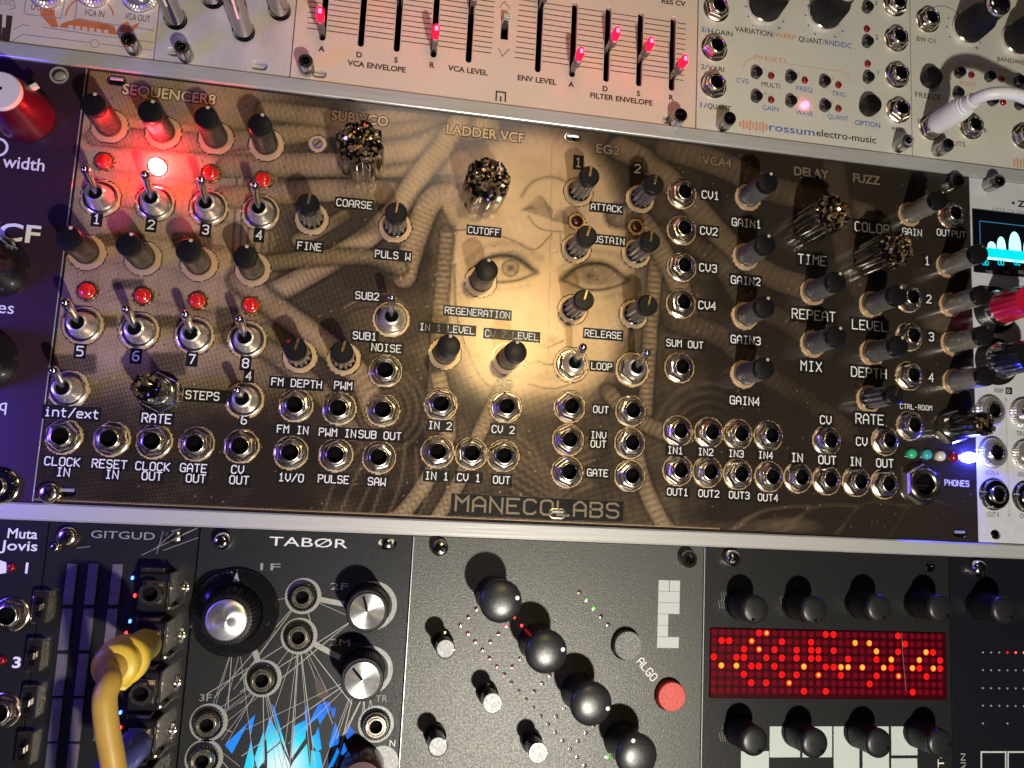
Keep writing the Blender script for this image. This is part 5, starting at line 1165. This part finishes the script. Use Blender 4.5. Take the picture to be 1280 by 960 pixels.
for k in range(5):
    q = np.array((724, 740)) + np.array((9.05, 10.1)) * k; o = tiny(q[0], q[1], 'ledgreen' if k in (1, 2) else 'leddark')
    if k in (1, 2): o['label'] = 'glowing green led'
for q in ((759, 947), (767, 942)): tiny(*q, 'ledgreen')['label'] = 'glowing green led'
b = MB(); ax, ay = at(823.3, 768)[0], at(836, 725)[1]
sc_ = 6.4 / 2; rows = 13.9 / 4.0
e0 = at(823.3, 725); e1 = at(850, 727); eb = at(836, 810.5); wd = e1[0] - e0[0]; ht = e0[1] - eb[1]; rh = ht / 6
for r, cols in enumerate((2, 2, 2, 1, 1, 2)):
    yt = e0[1] - r * rh
    if r == 0: b.rect(e0[0], e0[0] + wd * 0.49, yt - rh + 0.12, yt, 0.05, 'emblem'); b.rect(e0[0] + wd * 0.52, e0[0] + wd, yt - rh + 0.12, yt, 0.05, 'emblem')
    else: b.rect(e0[0], e0[0] + wd * (1 if cols == 2 else 0.49), yt - rh + 0.12, yt, 0.05, 'emblem')
n4.printed(b, 'printed_emblem')
b = MB(); x, y = at(809, 836.5); strokes(b, 'ALGO', x, y, 2.05, 2.3, 0.34, 0.05, 'ink', math.radians(-48)); n4.printed(b)
b = MB(); x, y = at(573, 956); strokes(b, 'TUNE', x, y, 1.9, 2.2, 0.32, 0.05, 'greyink', math.radians(-48)); n4.printed(b)
edge(n4, xal + 0.25)
for px, py in ((549, 684), (857, 698)): n4.kit(SCREWD if px < 600 else CAPSHORT, at(px, py), 0.3)

# ---- graphite module with the red dot display
n5 = Mod('synthesizer_module', 'graphite module with a glowing red dot matrix display between two rows of black knobs', 'synth module', xm, xr, LY0, LY1)
std_panel(n5, 'graphite', [])
d0 = at(887.5, 785); d1 = at(1181.5, 790); d2 = at(887, 872.5)
bx0, bx1, by1, by0 = d0[0], d1[0], d0[1] + 0.15, d2[1]
b = MB(); b.box(bx0, bx1, by0, by1, 0.02, 0.55, 'matrixbase', bev=0.25); disp = n5.put('dot_matrix_display', b)
LIT = {0: '6R7O15R16R25R', 1: '1R2R5O9R13R19Y21Y26R', 2: '4R6O8R11R13R14R16R22Y25R29Y30R', 3: '0R3R4R7R9R11R13R14R18R22R24Y28Y31R', 4: '1Y3Y5R6R8R12Y15R16R17Y18Y20Y23Y24R27Y28R30Y31R', 5: '4R9R11R14O17R22R25O29R', 6: '5R7R10O21R', 7: '12R15R27R'}
import re
b0, b1 = MB(), MB()
A0 = at(891.8, 789.5); A1 = at(1172.8, 793.5)
ys = [at(892, v)[1] for v in (789.6, 800.0, 810.3, 820.6, 831.3, 841.8, 852.3, 862.4)]
def colx(c): # four 8 x 8 blocks with a slightly wider step between them
    u = c * 74 + (c // 8) * 7; return A0[0] + (A1[0] - A0[0]) * u / (31 * 74 + 21)
for r in range(8):
    lit = {int(a): k for a, k in re.findall(r'(\d+)([ROY])', LIT[r])}
    for c in range(32):
        x, y = colx(c), ys[r]; k = lit.get(c)
        if k is None: b0.disc((x, y), 0.93, 0.58, 'dotoff', 16)
        elif k == 'R': b1.disc((x, y), 1.0, 0.585, 'dotred', 16)
        else: b1.disc((x, y), 1.0, 0.585, 'dotred', 16); b1.disc((x + 0.03, y + 0.05), 0.82 if k == 'Y' else 0.62, 0.592, 'dotyel', 16)
n5.put('unlit_dots', b0, (0, 0, 0), 0, disp); n5.put('lit_dots', b1, (0, 0, 0), 0, disp)
for i, (px, py) in enumerate(((945, 762.5), (1019, 763.5), (1100.5, 761), (1177, 761), (944, 927), (1019.5, 930), (1100, 930), (1177, 930))): n5.kit(CAPKNOB[i % 4], at(px, py, 12), 0.2 * i)
b = MB()
for f in (((926, 939), (961, 939), (961, 970), (926, 970)), ((962, 908), (1000, 908), (1000, 946.5), (962, 946.5)), ((1003, 908), (1040, 908), (1040, 946.5), (1003, 946.5)), ((1042, 908), (1074, 908), (1074, 970), (1042, 970)), ((1078, 908), (1111, 908), (1111, 970), (1078, 970)), ((1114, 908), (1146.5, 908), (1146.5, 944), (1114, 944)), ((1114, 948), (1146.5, 948), (1146.5, 970), (1114, 970))):
    P = [at(*q) for q in f]; b.rect((P[0][0] + P[3][0]) / 2, (P[1][0] + P[2][0]) / 2, P[2][1], P[0][1], 0.05, 'emblem')
n5.printed(b, 'printed_keys')
b = MB(); x, y = at(1176, 953); ftext(b, 'CTO', x, y, 2.2, 'ink', 0.05, 9.0, math.radians(90)); n5.printed(b)
n5.kit(SCREW, at(912, 697), 0.2); x, y = at(1162, 709); b = MB(); b.lathe([(1.5, 0.05), (1.6, 0.5), (1.3, 0.9), (0.9, 0.9), (0.8, 0.3)], 'darkmetal', 24, c=(x, y)); n5.put('screw', b)
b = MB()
for px, py in ((901, 745), (898, 755), (975, 750), (903, 912), (899, 921)):
    for k in range(3): b.strip([at(px + 3 * k, py - 5), at(px + 2 + 3 * k, py + 6)], 0.10, 0.03 + 0.002 * k, 'greyink')
b.strip([at(1125.5, 790), at(1127, 820), at(1131, 862)], 0.09, 0.62, 'greyink')  # glare line across the display, put in as grey ink
n5.printed(b, 'scratches_and_glare')

edge(n5, xm + 0.25)
# ---- black module at the lower right
n6 = Mod('synthesizer_module', 'glossy black module at the lower right with rows of tiny light dots', 'synth module', xr, xr + 60, LY0, LY1)
std_panel(n6, 'jet', [])
n6.kit(CAPKNOB[1], at(1257, 763, 12), 0.9); n6.kit(CAPKNOB[2], at(1340, 770, 12), 0.9)
n6.kit(k_screw('chrome', 2.8, 3.4), at(1219, 710), 0.3)
dm = {}
for r, y_ in enumerate((815.3, 837.4, 860, 882, 904)):
    for c in range(7):
        if r == 4 and c not in (0, 3): continue
        m = 'whitecap'
        if r == 0 and c >= 3: m = {3: 'SLr', 4: 'ledred', 5: 'dotyel', 6: 'dotyel'}[c]
        if m == 'SLr': m = 'dotred'
        x, y = at(1228.5 + 10.25 * c, y_ + 0.1 * c)
        if m not in dm: q = MB(); q.lathe([(0.36, 0.03), (0.33, 0.12), (0.2, 0.18)], m, 12); dm[m] = q.mesh('led')
        n6.put('led', dm[m], (x, y))
b = MB()
for f in (((1226.5, 940), (1257, 940), (1257, 975), (1226.5, 975)), ((1260, 940), (1292, 940), (1292, 975), (1260, 975))): b.strip([at(*f[3]), at(*f[0]), at(*f[1]), at(*f[2])], 0.5, 0.05, 'emblem')
n6.printed(b, 'printed_keys')
b = MB(); x, y = at(1204, 958); ftext(b, 'GAIN', x, y, 1.8, 'greyink', 0.05, 8.0, math.radians(90)); n6.printed(b)

# ================================================================== patch cables
def spline(pts, n=10):
    P = [np.array(p, float) for p in pts]; P = [2 * P[0] - P[1]] + P + [2 * P[-1] - P[-2]]; out = []
    for i in range(1, len(P) - 2):
        for k in range(n):
            t = k / n; a, b_, c, d = P[i - 1], P[i], P[i + 1], P[i + 2]
            out.append(0.5 * (2 * b_ + (c - a) * t + (2 * a - 5 * b_ + 4 * c - d) * t * t + (3 * b_ - a - 3 * c + d) * t ** 3))
    out.append(P[-2]); return out
def a3(px, py, z): return (*at(px, py, z), z)
def cable(name, label, base, prof, cord, m, rc, tipz):
    c = at(*base[:2]); t = thing(name, label, 'patch cable', (c[0], c[1], tipz), 'patch cables')
    def put(nm, b): return ob(nm, b.mesh(nm, 50), t, (-c[0], -c[1], -tipz))
    b = MB(); b.lathe([(1.7, tipz - 1.5), (1.7, prof[0][1])], 'nickel', 20, c=c); put('tip', b)
    b = MB(); b.lathe(prof, m, 44, c=c); put('plug', b)
    return t, put, c
tip_z = 9.5
x, y = at(196, 797); yb_ = (x - 0.4, y)
def project_base(x, y):
    p = proj(np.array([x]), np.array([y])); return (float(p[0][0]), float(p[1][0]))
t, put, c = cable('patch_cable', 'yellow patch cable plugged into a bare jack box at the lower left', project_base(*yb_), [(4.0, 9.8), (4.2, 10.2), (4.2, 17), (4.4, 17.2), (4.4, 23), (5.9, 26.5), (6.0, 29.4), (5.7, 30), (4.9, 30.4), (4.7, 33.4), (5.2, 33.8), (5.2, 35.2), (4.6, 35.8), (3.2, 36.2)], None, 'yellow', 2.6, 9.6)
b = MB()
for k in range(4): b.box(c[0] - 2.6, c[0] + 2.6, c[1] - 5.9, c[1] - 4.6, 28.4 + 1.5 * k, 29.0 + 1.5 * k, 'yellow', bev=0.2)
put('grip_ribs', b)
p1 = (c[0], c[1], 34.0)
pts = spline([p1, (c[0] - 0.3, c[1] - 0.4, 39), a3(137, 852, 43.5), a3(131, 872, 45.5), a3(133, 905, 46), a3(140, 945, 46), a3(147, 990, 46), a3(160, 1060, 45)], 8)
rr = [4.0 - min(1.35, 0.17 * i) for i in range(len(pts))]
b = MB(); b.tube(pts, rr, 'cordyel', 20); put('cord', b)

x, y = at(184, 917)
t, put, c = cable('patch_cable', 'blue patch cable plugged in below the yellow one', project_base(x - 0.4, y), [(4.0, 9.8), (4.2, 10.2), (4.3, 20), (4.4, 26), (3.6, 31), (2.6, 34)], None, 'bluerub', 2.4, 9.6)
b = MB(); b.tube(spline([(c[0], c[1], 32), (c[0], c[1] - 0.5, 38), (c[0] + 1, c[1] - 6, 43), (c[0] + 6, c[1] - 40, 44)], 8), 2.4, 'bluerub', 16); put('cord', b)

t, put, c = cable('patch_cable', 'white braided patch cable plugged into a silver jack at the upper right', (1163, 160), [(3.6, 3.5), (3.9, 4.0), (4.0, 5), (4.0, 15), (3.8, 15.4), (3.8, 16.2), (3.5, 16.5), (3.5, 17.2), (3.1, 17.5), (3.1, 18.3), (2.7, 18.6), (2.6, 21)], None, 'whiterub', 2.0, 3.4)
pts = spline([(c[0], c[1], 19), (c[0] + 0.2, c[1], 23.0), (c[0] + 2.5, c[1] + 0.2, 26.0), (c[0] + 8, c[1] + 0.2, 27.5), (c[0] + 16, c[1] - 0.8, 27), (c[0] + 45, c[1] - 7, 24)], 24)
b = MB(); b.tube(pts, 1.9, M['whiterub'], 20, rib=lambda i, j: 1.0 + 0.07 * (((i + j) % 4) < 2)); put('cord', b)
